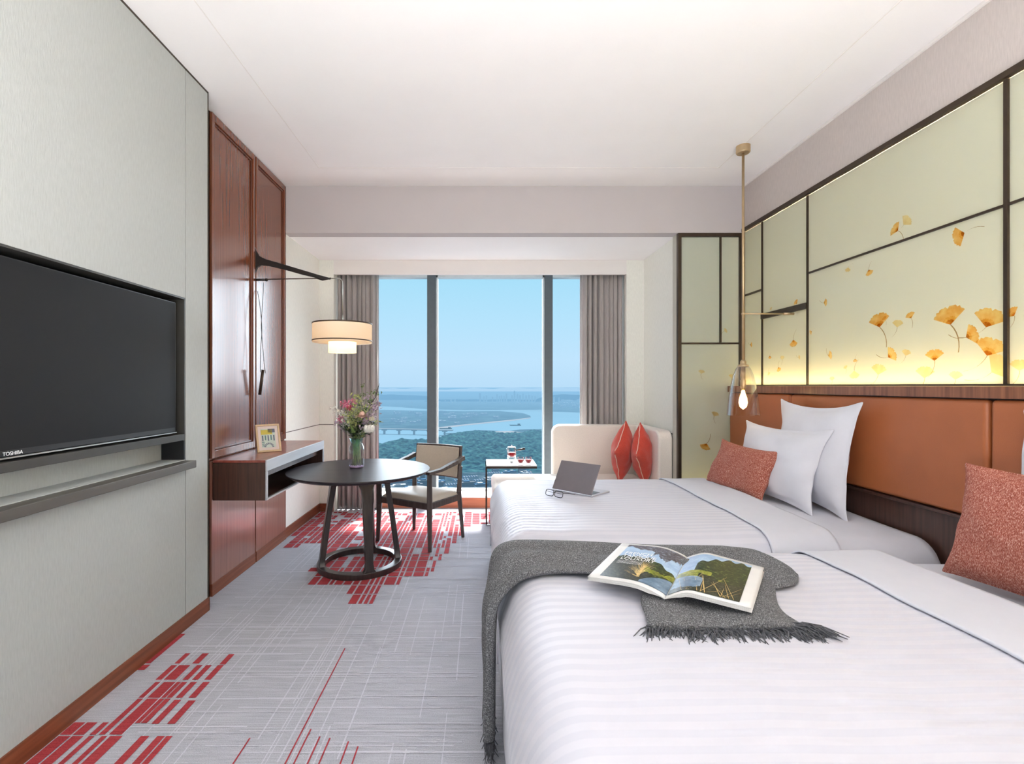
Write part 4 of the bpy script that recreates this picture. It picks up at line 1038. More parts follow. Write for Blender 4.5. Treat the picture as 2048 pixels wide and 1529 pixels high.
b = MB(); b.tube([(lx(535), LY, lz(559)), (lx(640), LY, lz(557))], .0045, 8); b.build('tie_rod', M['bronze'], t, smooth=True)
b = MB(); b.tube([(lx(632), LY, lz(557)), (lx(645), LY, lz(559)), (lx(662), LY, lz(557))], [.004, .011, .006], 10); b.build('arm_tip', M['blackmetal'], t, smooth=True)
SX = lx(685)
pts = [(lx(660), LY, lz(557)), (lx(676), LY, lz(557))]+[(lx(676)+.036*math.sin(a), LY, lz(557)-.036*(1-math.cos(a))) for a in (.3, .6, .9, 1.2, 1.57)]+[(SX, LY, lz(630))]
b = MB(); b.tube(pts, .004, 8); b.tube([(SX, LY, lz(630)), (SX, LY, lz(645))], .006, 8); b.build('stem', M['silver'], t, smooth=True)
b = MB(); b.lathe([(.10, lz(645)), (.10, lz(644)), (.02, lz(643))], SX, LY, 40); b.build('shade_cap', M['bronze'], t)
R1 = .228
b = MB(); b.lathe([(R1, lz(686)), (R1, lz(649))], SX, LY, 64, cap=False); ds = b.build('drum_shade', M['shade'], t, smooth=True)
b = MB(); b.lathe([(R1+.001, lz(650)), (R1+.003, lz(650)), (R1+.003, lz(647.5)), (R1+.001, lz(647.5))], SX, LY, 64, cap=False)
b.lathe([(R1+.001, lz(683.5)), (R1+.003, lz(683.5)), (R1+.003, lz(681.5)), (R1+.001, lz(681.5))], SX, LY, 64, cap=False); b.build('shade_trim', M['bronze'], ds, smooth=True)
b = MB(); b.lathe([(R1-.004, lz(685)), (.108, lz(685))], SX, LY, 64, cap=False); b.build('shade_floor', M['shade'], ds)
b = MB(); b.lathe([(.107, lz(661)), (.107, lz(706)), (.001, lz(706))], SX, LY, 48, cap=False); b.build('diffuser', M['shade_in'], t, smooth=False)
c1 = [(lx(527), LY, lz(566)), (lx(526), LY-.004, lz(600)), (lx(523), LY-.006, lz(650)), (lx(525), LY, lz(690)), (lx(529), LY, lz(735)), (lx(531), LY, lz(747))]
c2 = [(lx(509), LY, lz(581)), (lx(515), LY, lz(583)), (lx(519), LY, lz(605)), (lx(523), LY, lz(640)), (lx(524), LY, lz(665)), (lx(521), LY, lz(700)), (lx(520.5), LY, lz(745))]
b = MB(); b.tube(c1, .0022, 6); b.tube(c2, .0022, 6); b.build('cord', M['blackmetal'], t, smooth=True)
b = MB(); b.tube([(lx(526), LY, lz(740)), (lx(519.5), LY, lz(790))], .012, 12); b.build('counterweight', M['bronze'], t, smooth=True)
b = MB(); b.box(-1.829, -1.800, LY-.004, LY+.004, .92, lz(612)); b.build('cable_channel', M['blackmetal'], t)

# ------------------------------------------------------------------ pendant
PX, PY = 2.0, 3.70
def pz(py): return CZ-(py-772)*PY/970
t = thing('pendant_lamp', 'brass rod pendant with amber glass bell shade beside the far bed', 'lamp', (PX, PY, H))
b = MB(); b.lathe([(.05, H-.001), (.05, pz(305)), (.045, pz(307))], PX, PY, 40); b.build('canopy', M['brass'], t, smooth=False)
b = MB(); b.tube([(PX, PY, pz(306)), (PX, PY, pz(722))], .0095, 12); b.build('rod', M['brass'], t, smooth=True)
b = MB(); b.tube([(PX, PY, pz(628)), (2.33, PY, pz(628))], .006, 10); b.tube([(2.31, PY, pz(628)), (2.385, PY, pz(628))], .010, 10); b.ball((PX, PY, pz(628)), .013, 10, 8); b.build('side_arm', M['brass'], t, smooth=True)
b = MB(); b.lathe([(.012, pz(720)), (.022, pz(724)), (.022, pz(729)), (.038, pz(731)), (.04, pz(734)), (.016, pz(735))], PX, PY, 28); b.build('socket_cap', M['brass'], t, smooth=True)
b = MB(); prof = [(.038, 733), (.052, 738), (.072, 752), (.088, 772), (.101, 795), (.109, 815), (.114, 831)]
b.lathe([(r, pz(y)) for r, y in prof], PX, PY, 48, cap=False); b.build('glass_shade', M['pend_glass'], t, smooth=True)
b = MB(); b.lathe([(.016, pz(735)), (.016, pz(760)), (.02, pz(762)), (.02, pz(775)), (.012, pz(780))], PX, PY, 20); lh = b.build('lamp_holder', M['brass'], t, smooth=True)
b = MB(); b.lathe([(.010, pz(781)), (.014, pz(786)), (.028, pz(798)), (.031, pz(806)), (.024, pz(814)), (.004, pz(819))], PX, PY, 20); b.build('bulb', M['bulb'], lh, smooth=True)

# ------------------------------------------------------------------ laptop
t = thing('laptop', 'open grey laptop seen from behind on the far bed', 'laptop', (.66, 3.35, BT+.01))
p0 = Vector((.497, 3.37, BT+.016)); p1 = Vector((.720, 3.148, BT+.016)); ex = (p1-p0).normalized(); ey = Vector((-ex.y, ex.x, 0)); ey = ey if ey.x > 0 else -ey
Lw = (p1-p0).length; Ld = .225
def slab(o_, ax, ay, w_, d_, h0, h1):
    az = Vector(ax).cross(ay).normalized(); az = az if az.z > 0 else -az
    b = MB(); vs = []
    for hh in (h0, h1):
        for a, c in ((0, 0), (w_, 0), (w_, d_), (0, d_)): vs.append(o_+ax*a+ay*c+az*hh)
    b.add(vs, [(0, 1, 2, 3), (7, 6, 5, 4), (0, 1, 5, 4), (1, 2, 6, 5), (2, 3, 7, 6), (3, 0, 4, 7)]); return b
lb_ = slab(p0, ex, ey, Lw, Ld, 0, .012).build('base', M['laptop_in'], t, bevel=.004)
slab(p0+ex*.02+ey*.03+Vector((0, 0, .0125)), ex, ey, Lw-.04, .10, 0, .0015).build('keyboard', M['keys'], lb_)
ld = (-ey*-.22+Vector((0, 0, 1))); lid_up = (ey*.60+Vector((0, 0, 1))).normalized()
az = lid_up
b = MB(); vs = []
nrm = ex.cross(az).normalized()
for hh in (0, .007):
    for a, c in ((0, 0), (Lw, 0), (Lw, .215), (0, .215)): vs.append(p0+Vector((0, 0, .014))+ex*a+az*c+nrm*hh)
b.add(vs, [(0, 1, 2, 3), (7, 6, 5, 4), (0, 1, 5, 4), (1, 2, 6, 5), (2, 3, 7, 6), (3, 0, 4, 7)]); b.build('lid', M['laptop'], t, bevel=.003)

# eyeglasses
gx, gyy = fl(1090, 992, BT+.015); g1x, g1y = fl(1131, 1000, BT+.015)
e0 = Vector((gx, gyy, BT+.021)); e1 = Vector((g1x, g1y, BT+.021)); d = (e1-e0); wd = .14; d = d.normalized(); nn = Vector((-d.y, d.x, 0)); nn = nn if nn.y > 0 else -nn
t = thing('eyeglasses', 'thin dark framed eyeglasses lying on the far bed by the laptop', 'eyeglasses', tuple(e0))
upv = (Vector((0, 0, 1))+nn*.25).normalized()
b = MB(); lb = MB()
for k in (0, 1):
    c = e0+d*(.035+k*.072)+upv*.020; pts = []
    for s in range(21):
        a = 2*PI*s/20; pts.append(c+d*(.031*math.copysign(abs(math.cos(a))**.5, math.cos(a)))+upv*(.020*math.copysign(abs(math.sin(a))**.5, math.sin(a))))
    b.tube(pts, .0024, 6); lb.add(pts[:-1], [tuple(range(20))])
b.tube([e0+d*.066+upv*.026, e0+d*.071+upv*.030, e0+d*.076+upv*.026], .0018, 6)
rm = b.build('rims', M['glasses'], t, smooth=True); lb.build('lenses', M['lens'], rm)
b = MB(); b.tube([e0+d*.003+upv*.028, e0+nn*.05+d*.02+upv*.012, e0+nn*.11+d*.06-Vector((0, 0, .004))], .0016, 6); b.build('temple', M['glasses'], t, smooth=True)
b = MB(); b.tube([e0+d*.139+upv*.028, e0+d*.15+nn*.06+upv*.022, e0+d*.150+nn*.13+upv*.002], .0016, 6); b.build('temple', M['glasses'], t, smooth=True)

# ------------------------------------------------------------------ grey throw on the near bed
t = thing('throw_blanket', 'grey knitted fringed throw draped over the near bed foot corner', 'blanket', (.7, 1.9, BT))
def loft(secs, nsub=8, nc=28, seed=0, amp=.010, folds=5):
    """secs: (centre, side vector (half width), normal vector (half thickness)); flattened closed section with folds"""
    P = [[Vector(a) for a in s] for s in secs]
    def cr(a, b_, c, d_, u): return .5*((2*b_)+(-a+c)*u+(2*a-5*b_+4*c-d_)*u*u+(-a+3*b_-3*c+d_)*u**3)
    rings = []
    m = len(P)
    for i in range(m-1):
        for j in range(nsub+(1 if i == m-2 else 0)):
            u = j/nsub; g = [P[max(i-1, 0)], P[i], P[i+1], P[min(i+2, m-1)]]
            rings.append([cr(g[0][k], g[1][k], g[2][k], g[3][k], u) for k in range(3)])
    b = MB(); vs = []
    for ri, (c, s_, n_) in enumerate(rings):
        th = n_.length
        for k in range(nc):
            a = 2*PI*k/nc; x = math.cos(a); y = math.sin(a)
            xx = x; yy = math.copysign(abs(y)**.6, y)
            fold = amp*(math.sin(x*folds*1.6+seed+ri*.05)+.6*noise.noise(Vector((x*3, ri*.12, seed)))*1.5) if y > 0 else 0
            hem = .03*noise.noise(Vector((ri*.11, seed, 2*(x > 0))))
            vs.append(c+s_*(xx*(1+hem*2))+n_*yy+n_.normalized()*fold)
    fs = [(i*nc+k, i*nc+(k+1) % nc, (i+1)*nc+(k+1) % nc, (i+1)*nc+k) for i in range(len(rings)-1) for k in range(nc)]
    fs += [tuple(range(nc-1, -1, -1)), tuple((len(rings)-1)*nc+k for k in range(nc))]
    b.add(vs, fs); return b
T0 = BT+.012
secs = [((.035, 1.88, .10), (.0, .13, 0), (-.020, 0, 0)), ((.035, 1.885, .30), (.0, .14, 0), (-.022, 0, 0)), ((.036, 1.90, .48), (0, .145, 0), (-.024, 0, .0)),
        ((.055, 1.93, .60), (-.0, .155, 0), (-.022, 0, .014)), ((.12, 1.97, T0+.018), (-.04, .165, 0), (-.008, 0, .026)), ((.27, 2.00, T0+.030), (-.05, .165, 0), (0, 0, .026)),
        ((.50, 1.98, T0+.028), (-.02, .175, 0), (0, 0, .022)), ((.75, 1.95, T0+.026), (.02, .19, 0), (0, 0, .022)), ((.95, 1.94, T0+.028), (.06, .20, 0), (0, 0, .024)), ((1.07, 1.91, T0+.026), (.08, .18, 0), (0, 0, .022)), ((1.13, 1.87, T0+.022), (.07, .14, 0), (0, 0, .016)), ((1.175, 1.84, T0+.014), (.045, .085, 0), (0, 0, .010)), ((1.195, 1.825, T0+.008), (.02, .03, 0), (0, 0, .004))]
loft(secs, seed=1.3, amp=.015, folds=4).build('folded_band', M['throw'], t, smooth=True, sub=1)
secs = [((.90, 1.93, T0+.012), (.22, .03, 0), (0, 0, .010)), ((.84, 1.80, T0+.016), (.23, -.02, 0), (0, 0, .014)), ((.78, 1.66, T0+.020), (.215, -.03, 0), (0, 0, .018)), ((.74, 1.56, T0+.018), (.22, -.02, 0), (0, 0, .018)), ((.735, 1.47, T0+.018), (.235, .0, 0), (0, 0, .012)), ((.735, 1.435, T0+.014), (.24, .005, 0), (0, 0, .007))]
loft(secs, seed=4.1, amp=.009, folds=3).build('fringed_end', M['throw'], t, smooth=True, sub=1)
rf2 = random.Random(4)
b = MB()
for k in range(330):
    u = rf2.random(); x = .495+u*.48; y = 1.45-.015*math.sin(u*PI)+rf2.uniform(-.012, .008); L = rf2.uniform(.035, .075)
    ax = (u-.5)*.9+rf2.gauss(0, .45); dx = math.sin(ax); dy = -math.cos(ax)
    p = Vector((x, y, T0+rf2.uniform(.0, .016))); m1 = p+Vector((dx*L*.5, dy*L*.5, rf2.uniform(-.002, .010))); m2 = Vector((p.x+dx*L+rf2.gauss(0, .008), p.y+dy*L, T0+rf2.uniform(-.004, .006)))
    b.tube([p, m1, m2], [.0022, .0020, .0013], 5)
for k in range(50):
    p = Vector((.955, 1.455, T0+.008))+Vector((rf2.uniform(-.03, .02), rf2.uniform(-.01, .02), rf2.uniform(0, .01))); L = rf2.uniform(.05, .10)
    b.tube([p, p+Vector((L*.4, -L*.35, rf2.uniform(0, .008))), p+Vector((L*.75+rf2.gauss(0, .01), -L*.75, -.004))], [.0022, .002, .0013], 5)
for k in range(150):
    y = 1.75+rf2.random()*.26; p = Vector((.035+rf2.uniform(-.018, .012), y, .105)); L = rf2.uniform(.05, .085)
    b.tube([p, p+Vector((rf2.gauss(0, .006), rf2.gauss(0, .01), -L*.5)), p+Vector((rf2.gauss(0, .010), rf2.gauss(0, .015), -L))], [.0025, .0022, .0014], 5)
o = b.build('fringe', M['fringe'], t); o['kind'] = 'stuff'

# ------------------------------------------------------------------ magazine
MZ = T0+.060
t = thing('magazine', 'open glossy magazine with landscape photos lying on the grey throw', 'magazine', (.72, 1.75, MZ))
TL, BL = Vector((.600, 2.065, 0)), Vector((.375, 1.705, 0)); ST_, SB = Vector((.822, 1.935, 0)), Vector((.588, 1.555, 0)); TR, BR = Vector((1.045, 1.79, 0)), Vector((.815, 1.462, 0))
def page(side, u, v, lift=0):
    """u 0 at spine .. 1 outer edge; v 0 bottom .. 1 top"""
    s0, s1 = SB, ST_; o0, o1 = (BL, TL) if side < 0 else (BR, TR)
    p = lerp(lerp(s0, s1, v), lerp(o0, o1, v), u)
    h = .030*math.sin(min(1, u/.55)*PI*.5)**.7*(1-.55*max(0, (u-.3)/.7)) if side < 0 else .034*math.sin(min(1, u/.35)*PI*.5)*(1-.62*max(0, (u-.25)/.75))
    return Vector((p.x, p.y, MZ-.012+h+lift))
def foliage_mat(name, dark, mid, light, sc_):
    m, nt, out = new_mat(name)
    p = N(nt, 'ShaderNodeBsdfPrincipled'); nt.links.new(p.outputs[0], out.inputs[0]); p.inputs['Roughness'].default_value = .3
    tc = N(nt, 'ShaderNodeTexCoord'); nz = N(nt, 'ShaderNodeTexNoise'); nz.inputs['Scale'].default_value = sc_; nz.inputs['Detail'].default_value = 8; nz.inputs['Roughness'].default_value = .75
    nt.links.new(tc.outputs['Object'], nz.inputs['Vector'])
    cr = N(nt, 'ShaderNodeValToRGB'); e = cr.color_ramp.elements; e[0].color = dark; e[0].position = .42; e[1].color = light; e[1].position = .66; k = e.new(.55); k.color = mid
    nt.links.new(nz.outputs[0], cr.inputs[0]); nt.links.new(cr.outputs[0], p.inputs['Base Color']); return m
M['ph_sky'] = foliage_mat('photo_sky', rgb(150, 180, 215), rgb(178, 204, 230), rgb(214, 226, 238), 9)
M['ph_tree'] = foliage_mat('photo_tree', rgb(14, 22, 12), rgb(44, 62, 28), rgb(118, 138, 70), 85)
M['ph_dark'] = foliage_mat('photo_dark_meadow', rgb(22, 26, 22), rgb(48, 54, 42), rgb(104, 106, 88), 110)
M['ph_lime'] = foliage_mat('photo_lime_hill', rgb(96, 104, 30), rgb(140, 146, 48), rgb(190, 190, 90), 30)
M['ph_water'] = foliage_mat('photo_water', rgb(90, 116, 140), rgb(126, 150, 176), rgb(168, 190, 210), 10)
M['ph_straw'] = pbr('photo_straw', rgb(226, 196, 130), .4, var=.12, scale=(80, 80, 80))
M['ph_sepia'] = foliage_mat('photo_branch', rgb(60, 56, 70), rgb(110, 108, 120), rgb(165, 186, 215), 70)
b = MB()
for s in (-1, 1):
    b.grid(lambda u, v: page(s, u, v), 24, 8); 
b.build('pages', M['paper'], t, smooth=True, solid=.0012)
for s in (-1, 1):
    for k in range(1, 4):
        b = MB(); b.grid(lambda u, v: page(s, u*(1-.004*k), v, -.003*k*min(1, u*6)), 24, 4); b.build('under_page', M['paper'], t, smooth=True, solid=.0012)
# cover below
b = MB()
for s in (-1, 1): b.grid(lambda u, v: page(s, u*1.005, v)-Vector((0, 0, .0125*min(1, u*5))), 20, 4)
b.build('cover', M['paper'], t, smooth=True, solid=.001)
def region(side, u0, u1, lo, hi, mi, lift, n=30, bb=None):
    """photo area between two curves lo(u), hi(u)"""
    bb.grid(lambda a, c: page(side, u0+(u1-u0)*a, lo(a)+(hi(a)-lo(a))*c, lift), n, 6, mi)
mats = [M['ph_sky'], M['ph_tree'], M['ph_dark'], M['ph_lime'], M['ph_water'], M['ph_straw'], M['ph_sepia']]
b = MB(); K = lambda c: (lambda a: c)
wig = lambda base, amp, f, ph: (lambda a: base+amp*math.sin(a*f+ph)+.4*amp*math.sin(a*f*2.7+ph*3)+.25*amp*math.sin(a*f*7.1))
U1 = .86
region(-1, .0, U1, K(.06), K(.96), 0, .0012, bb=b)
region(-1, .0, U1, wig(.86, .04, 7, 1), K(.96), 6, .0016, bb=b)
region(-1, .02, .40, wig(.70, .05, 9, 0), K(.90), 6, .0015, bb=b)
region(-1, .0, U1, K(.06), lambda a: .42+.20*min(1, a*2.2)+.02*math.sin(a*30), 1, .0018, bb=b)
region(-1, .10, U1, K(.06), lambda a: .10+.42*min(1, a*1.7)+.015*math.sin(a*22), 2, .0022, bb=b)
region(-1, .0, .42, wig(.30, .02, 6, 1), wig(.38, .03, 6, 2), 3, .0024, bb=b)
region(-1, .0, .35, K(.06), lambda a: .30-.2*a*a, 4, .0026, bb=b)
# straw plume
for k in range(70):
    a = -1.1+2.2*(k/69); L = .16+.10*math.cos(a)
    u0, v0 = .40+.02*math.sin(a*3), .14+.22*abs(math.cos(a*1.4))*rf2.random()
    p = page(-1, u0, v0, .003); e_ = page(-1, min(.82, max(.05, u0-math.sin(a)*L*1.3)), min(.9, v0+math.cos(a)*L*.9+.02), .003)
    sd = Vector((.0011, -.0008, 0)); b.add([p-sd, p+sd, e_], [(0, 1, 2)], 5)
region(1, .02, U1, K(.05), K(.95), 0, .0012, bb=b)
region(1, .22, U1, wig(.48, .03, 8, 0), lambda a: .70+.22*math.sin(min(1, a*1.4)*PI/2)+.03*math.sin(a*25), 1, .0016, bb=b)
region(1, .02, U1, K(.05), wig(.50, .02, 6, 0), 3, .0020, bb=b)
region(1, .30, U1, K(.05), wig(.40, .04, 7, .5), 2, .0024, bb=b)
region(1, .45, U1, wig(.36, .03, 7, .5), wig(.66, .05, 9, 1.5), 1, .0027, bb=b)
region(1, .02, .38, K(.12), lambda a: .40-.06*a, 4, .0026, bb=b)
region(1, .02, .40, K(.05), wig(.13, .02, 8, 0), 2, .0028, bb=b)
for k in range(16):
    u0 = rf2.uniform(.15, .8); p = page(1, u0, .06, .0032); e_ = page(1, min(.84, max(.05, u0+rf2.uniform(-.25, .3))), rf2.uniform(.2, .5), .0034)
    sd = Vector((.0007, -.0004, 0)); b.add([p-sd, p+sd, e_+sd*.4, e_-sd*.4], [(0, 1, 2, 3)], 5)
b.build('landscape_photo', mats, t, smooth=True)
def tw(u0, v0, su, sv):
    return lambda c: page(-1, u0-c.x*su, v0+c.y*sv, .0040+c.z)
for s, v0, sz in (('FRENCH', .655, .085), ('TANSQUE', .575, .085), ('LOUXURY', .50, .085)):
    text_mesh(s, sz, M['white_text'], t, Matrix.Identity(4), 'headline', warp=tw(.80, v0, 1.25, 1.15), ext=.0002)
for j, v0 in enumerate((.46, .43, .40)):
    b = MB()
    for k in range(16): 
        u = .80-k*.022; w_ = .015; b.add([page(-1, u, v0, .0042), page(-1, u-w_, v0, .0042), page(-1, u-w_, v0+.010, .0042), page(-1, u, v0+.010, .0042)], [(0, 1, 2, 3)])
    b.build('caption_text', M['white_text'], t)

# ------------------------------------------------------------------ the view outside, 150 m below
GZ = -148.6
def gp(px, py, h=0):
    Y = (CZ-GZ-h)*970/(py-772); return ((px-962)*Y/970, Y)
b = MB(); b.add([(-30000, 200, GZ), (30000, 200, GZ), (30000, 40000, GZ), (-30000, 40000, GZ)], [(0, 1, 2, 3)])
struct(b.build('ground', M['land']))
def flat(pxs, zoff, name, mat):
    pts = [gp(*p) for p in pxs]; b = MB(); b.add([(x, y, GZ+zoff) for x, y in pts], [tuple(range(len(pts)))]); return b.build(name, mat)
rv = [(600, 905), (700, 895), (757, 891), (775, 884), (800, 879), (835, 880), (860, 884), (905, 872), (885, 868), (930, 866), (950, 861), (985, 862), (1010, 864), (1040, 860), (1090, 859), (1180, 857), (1400, 858),
      (1400, 828), (1230, 828), (1160, 826), (1105, 824), (1088, 822), (1060, 822), (1000, 823), (1046, 827), (1060, 832), (1062, 836), (1030, 841), (990, 844), (930, 850), (880, 856), (840, 860), (757, 858), (640, 857), (600, 856)]
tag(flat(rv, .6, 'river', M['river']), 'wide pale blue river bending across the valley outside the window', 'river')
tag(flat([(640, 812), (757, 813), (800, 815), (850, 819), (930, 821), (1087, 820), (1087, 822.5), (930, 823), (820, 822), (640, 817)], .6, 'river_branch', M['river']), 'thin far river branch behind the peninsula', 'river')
sb_ = [(870, 856), (930, 849.5), (990, 843.5), (1040, 838.5), (1062, 835.5), (1060, 837.5), (1030, 842), (990, 846), (930, 852), (880, 859)]
struct(flat(sb_, .9, 'trim_9', M['sand']))
struct(flat([(990, 864), (1020, 863), (1045, 866), (1030, 869), (1000, 870)], .9, 'trim_10', M['sand']))
struct(flat([(500, 1010), (500, 948), (840, 946), (960, 944), (1130, 944), (1400, 944), (1400, 1010)], .3, 'ground_town', M['town_ground']))
# near forest canopy
b = MB(); nx, ny = 300, 170
def near_bank(px):
    ks = [(500, 905), (757, 893), (800, 881), (835, 883), (880, 877), (905, 868), (950, 862.5), (1000, 867), (1045, 868), (1060, 862), (1180, 860), (1500, 860)]
    for (a, ya), (c, yc) in zip(ks, ks[1:]):
        if a <= px <= c: return ya+(yc-ya)*(px-a)/(c-a)
    return 880
def ff(u, v):
    px = 620+u*640; yb = near_bank(px); py = 946+(yb-946)*v**.7
    x, y = gp(px, py); h_ = 6*noise.noise(Vector((x*.09, y*.09, 0)))+4*noise.noise(Vector((x*.03, y*.03, 5)))+6
    return (x, y, GZ+max(.4, h_*min(1, v*12)*min(1, (1-v)*20)))
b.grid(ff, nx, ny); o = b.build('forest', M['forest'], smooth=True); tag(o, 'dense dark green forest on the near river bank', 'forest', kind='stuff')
# hills
def hills(name, label, px0, px1, dist, crest, seed, mat):
    b = MB(); n = 90; vs = []
    for i in range(n+1):
        px = px0+(px1-px0)*i/n; x = (px-962)*dist/970; e = math.sin(PI*i/n)**.35
        c = crest+(noise.noise(Vector((px*.014, seed, 0)))*5+noise.noise(Vector((px*.05, seed, 3)))*1.6)
        h_ = (CZ-(c-772)*dist/970)-GZ; h_ = max(5, h_*e)
        vs += [(x*.99, dist*.98, GZ), (x, dist, GZ+h_), (x*1.01, dist*1.02, GZ)]
    fs = []
    for i in range(n): fs += [(3*i, 3*i+3, 3*i+4, 3*i+1), (3*i+1, 3*i+4, 3*i+5, 3*i+2)]
    b.add(vs, fs); return tag(b.build(name, mat, smooth=True), label, 'hill')
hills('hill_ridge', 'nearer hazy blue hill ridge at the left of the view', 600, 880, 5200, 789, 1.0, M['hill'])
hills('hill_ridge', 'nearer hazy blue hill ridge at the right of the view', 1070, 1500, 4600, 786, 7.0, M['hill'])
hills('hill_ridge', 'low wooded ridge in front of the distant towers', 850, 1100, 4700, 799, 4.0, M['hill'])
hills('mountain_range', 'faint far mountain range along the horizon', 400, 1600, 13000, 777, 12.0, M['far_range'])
# distant towers
rt = random.Random(9); first = None
grp = 'distant high-rise towers across the river'
for k in range(22):
    px = [994, 999, 1003, 1008, 1013, 1024, 1029, 1035, 1040, 1046, 1052, 1058, 1064, 968, 973, 960, 985, 1070, 1108, 1118, 902, 910][k]
    y = 4300+rt.uniform(-150, 250); x = (px-962)*y/970; h_ = rt.uniform(55, 105)*(1 if k < 18 else .5)
    if first is None:
        b = MB(); b.box(-.5, .5, -.5, .5, 0, 1, 0)
        for i in range(6): b.box(-.51, .51, -.51, .51, .08+.15*i, .12+.15*i, 1)
        b.box(-.25, .25, -.25, .25, 1, 1.05, 0)
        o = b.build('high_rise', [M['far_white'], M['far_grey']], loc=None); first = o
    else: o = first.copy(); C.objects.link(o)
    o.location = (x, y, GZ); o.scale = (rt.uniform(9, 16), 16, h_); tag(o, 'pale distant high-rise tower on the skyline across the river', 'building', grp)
# low-rise town below
grp = 'low buildings of the town below the window'
protos = []
for mats_ in ((M['town_white'], M['town_grey']), (M['town_grey'], M['town_blue']), (M['town_blue'], M['town_white'])):
    b = MB(); b.box(-.5, .5, -.5, .5, 0, 1, 0)
    for i in range(4): b.box(-.505, .505, -.505, .505, .15+.2*i, .23+.2*i, 1)
    b.box(-.3, .1, -.2, .2, 1, 1.15, 1); b.box(-.52, .52, -.52, -.46, 1, 1.06, 0); b.box(-.52, .52, .46, .52, 1, 1.06, 0)
    protos.append((b, mats_))
made = {}
pl_ = []
for k in range(150):
    px = rt.uniform(740, 1105); py = rt.uniform(946, 990)
    if 905 < px < 975 and 945 < py < 984: continue
    x, y = gp(px, py)
    if any(abs(x-a) < 13 and abs(y-c) < 13 for a, c in pl_): continue
    pl_.append((x, y)); i = k % 3
    if i not in made: made[i] = protos[i][0].build('low_building', list(protos[i][1])); o = made[i]
    else: o = made[i].copy(); C.objects.link(o)
    o.location = (x, y, GZ+.3); o.rotation_euler.z = rt.choice((.3, .35, 1.87)); o.scale = (rt.uniform(9, 22), rt.uniform(7, 12), rt.uniform(4, 15))
    tag(o, 'small low town building far below the window', 'building', grp)
# long sheds with striped roofs
sh = None
for k, (px, py) in enumerate(((905, 978), (922, 969), (940, 962), (948, 976), (962, 969), (985, 954), (1003, 958), (1050, 956))):
    x, y = gp(px, py)
    if sh is None:
        b = MB(); b.box(-.5, .5, -.5, .5, 0, 1, 0)
        for i in range(12):
            x0_ = -.5+i/12; b.add([(x0_, -.5, 1), (x0_+.04, -.5, 1.25), (x0_+.08, -.5, 1), (x0_, .5, 1), (x0_+.04, .5, 1.25), (x0_+.08, .5, 1)], [(0, 1, 4, 3), (1, 2, 5, 4), (0, 2, 1), (3, 4, 5)], 0 if i % 2 else 1)
        sh = b.build('long_shed', [M['town_white'], M['town_blue']]); o = sh
    else: o = sh.copy(); C.objects.link(o)
    o.location = (x, y, GZ+.3); o.rotation_euler.z = .35; o.scale = (25, 8, 6); tag(o, 'long white shed with ribbed roof in the town below', 'building', 'long ribbed sheds of the town')
# white specks of houses on the peninsula
fb_ = protos[0][0].build('low_building', [M['far_white'], M['far_grey']]); fb_first = True
for k in range(60):
    px = rt.choice((rt.uniform(780, 850), rt.uniform(875, 1000), rt.uniform(1110, 1160))); py = rt.uniform(829, 850) if px < 1005 else rt.uniform(806, 818)
    if px > 940 and py > 838 and px < 1005: continue
    x, y = gp(px, py); o = fb_ if fb_first else fb_.copy()
    if not fb_first: C.objects.link(o)
    fb_first = False; o.location = (x, y, GZ+.3); o.rotation_euler.z = rt.uniform(0, 1.5); s_ = y/2000
    o.scale = (rt.uniform(14, 34)*s_, rt.uniform(12, 22)*s_, rt.uniform(7, 14)*s_); tag(o, 'tiny pale building on the land across the river', 'building', 'buildings across the river')
# bridge
t = thing('bridge', 'long low concrete road bridge crossing the river at the left', 'bridge', (gp(757, 870)[0], gp(757, 870)[1], GZ))
pa, pb_ = Vector((*gp(560, 864), GZ+16)), Vector((*gp(905, 872), GZ+16)); pc = Vector((*gp(960, 876), GZ+8))
b = MB(); b.beam(pa, pb_, 16, 3); b.build('deck', M['bridge'], t)
dd = (pb_-pa)
for k in range(12):
    p = pa+dd*(k+.5)/12; b = MB(); b.beam((p.x, p.y, GZ), (p.x, p.y, GZ+14.4), 5, 12); b.beam((p.x-8, p.y, GZ+13), (p.x+8, p.y, GZ+13), 8, 3); b.build('pier', M['bridge'], t)
for px, py, lab in ((893, 859, 'small dark boat left on the river'), (1032, 852, 'dark barge right on the river')):
    x, y = gp(px, py); t = thing('boat', lab, 'boat', (x, y, GZ+.6))
    b = MB(); b.add([(x-22, y, GZ+.7), (x-14, y-5, GZ+.7), (x+18, y-5, GZ+.7), (x+18, y+5, GZ+.7), (x-14, y+5, GZ+.7), (x-26, y, GZ+4), (x-15, y-6, GZ+3.5), (x+19, y-6, GZ+3.5), (x+19, y+6, GZ+3.5), (x-15, y+6, GZ+3.5)],
                    [(0, 1, 6, 5), (1, 2, 7, 6), (2, 3, 8, 7), (3, 4, 9, 8), (4, 0, 5, 9), (5, 6, 7, 8, 9)]); b.build('hull', M['forest'], t)
    b = MB(); b.box(x+6, x+15, y-3, y+3, GZ+3.6, GZ+8); b.build('cabin', M['town_grey'], t)

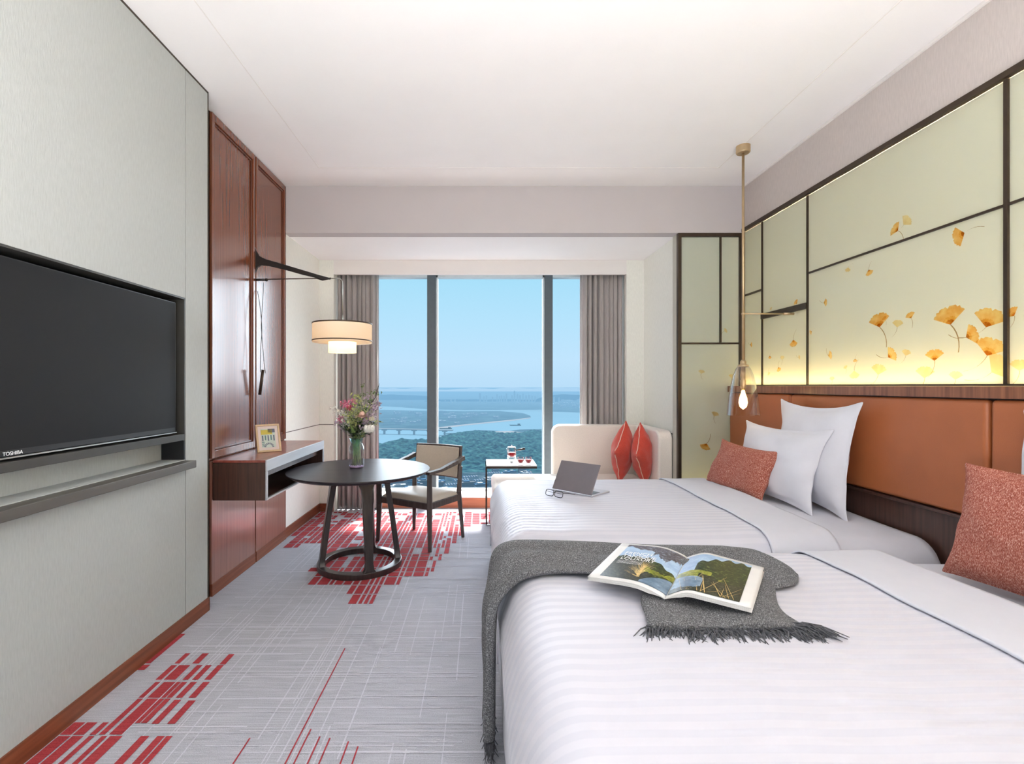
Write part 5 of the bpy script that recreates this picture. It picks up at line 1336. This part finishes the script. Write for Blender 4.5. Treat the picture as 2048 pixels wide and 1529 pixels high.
# ------------------------------------------------------------------ light
wd_ = bpy.data.worlds.new('sky'); sc.world = wd_; wd_.use_nodes = True; nt = wd_.node_tree
for n_ in list(nt.nodes): nt.nodes.remove(n_)
out = nt.nodes.new('ShaderNodeOutputWorld'); bg = nt.nodes.new('ShaderNodeBackground'); nt.links.new(bg.outputs[0], out.inputs[0])
tc = nt.nodes.new('ShaderNodeTexCoord'); sp = nt.nodes.new('ShaderNodeSeparateXYZ'); nt.links.new(tc.outputs['Generated'], sp.inputs[0])
cr = nt.nodes.new('ShaderNodeValToRGB'); e = cr.color_ramp.elements
e[0].position = 0; e[0].color = rgb(188, 224, 250); e[1].position = .6; e[1].color = rgb(110, 190, 240)
k = e.new(.05); k.color = rgb(195, 230, 254); k = e.new(.13); k.color = rgb(184, 229, 253); k = e.new(.24); k.color = rgb(167, 225, 250)
nt.links.new(sp.outputs['Z'], cr.inputs[0]); nt.links.new(cr.outputs[0], bg.inputs[0]); bg.inputs[1].default_value = 1.0

def sun(name, e_, col, dirv, ang):
    l = bpy.data.lights.new(name, 'SUN'); l.energy = e_; l.color = col; l.angle = math.radians(ang)
    o = bpy.data.objects.new(name, l); C.objects.link(o); o.rotation_euler = Vector(dirv).to_track_quat('-Z', 'Y').to_euler(); return o
sun('sun', 17.0, (1, .95, .90), (-.10, -.45, -1), 5)
sg = sun('sky_fill_sun', 10.5, (.84, .92, 1), (-.32, -1, -.30), 85); sg.data.specular_factor = .25  # added wide soft sun, boosts the skylight coming through the window
def area(name, e_, col, loc, dirv, sx, sy, yax=(0, 1, 0)):
    l = bpy.data.lights.new(name, 'AREA'); l.shape = 'RECTANGLE'; l.size = sx; l.size_y = sy; l.energy = e_; l.color = col
    o = bpy.data.objects.new(name, l); C.objects.link(o)
    z_ = -Vector(dirv).normalized(); y_ = Vector(yax); y_ = (y_-z_*y_.dot(z_)).normalized(); x_ = y_.cross(z_)
    m_ = Matrix((x_, y_, z_)).transposed().to_4x4(); m_.translation = Vector(loc); o.matrix_world = m_; return o
area('added_down_fill', 6, (.93, .96, 1), (.3, -1.4, 3.1), (0, .25, -1), 3.2, 2.0)  # added unseen fill behind the camera, no actual ceiling fixture
area('added_up_fill', 195, (1, .985, .975), (.3, -.45, 1.0), (0, .08, 1), 3.0, 1.2)  # added unseen fill aimed up to brighten the ceiling
area('room_fill', 30, (.88, .93, 1), (.2, -2.4, 1.7), (0, 1, 0), 3.4, 2.2, (0, 0, 1))  # added unseen forward fill at the back wall
def point(name, e_, col, loc, r):
    l = bpy.data.lights.new(name, 'POINT'); l.energy = e_; l.color = col; l.shadow_soft_size = r
    o = bpy.data.objects.new(name, l); C.objects.link(o); o.location = loc; return o
point('pendant_bulb_light', 6, (1, .66, .33), (PX, PY, pz(806)), .03)
point('wall_lamp_light', 3, (1, .8, .55), (SX, LY, lz(675)), .04)
for y0_, y1_ in ((2.25, 4.4), (.1, 2.2), (-2.1, .1)):
    area('led_strip', 105*(y1_-y0_)/2, (1, .82, .52), (2.455, (y0_+y1_)/2, 1.414), (-.38, 0, 1), .04, y1_-y0_)
area('led_strip', 3.5, (1, .86, .6), (2.09, 4.50, .3), (0, -.05, 1), .5, .05)

sc.view_settings.view_transform = 'Standard'; sc.view_settings.look = 'None'; sc.view_settings.exposure = 0; sc.view_settings.gamma = 1
for o in bpy.data.objects:
    if '_o' in o: del o['_o']
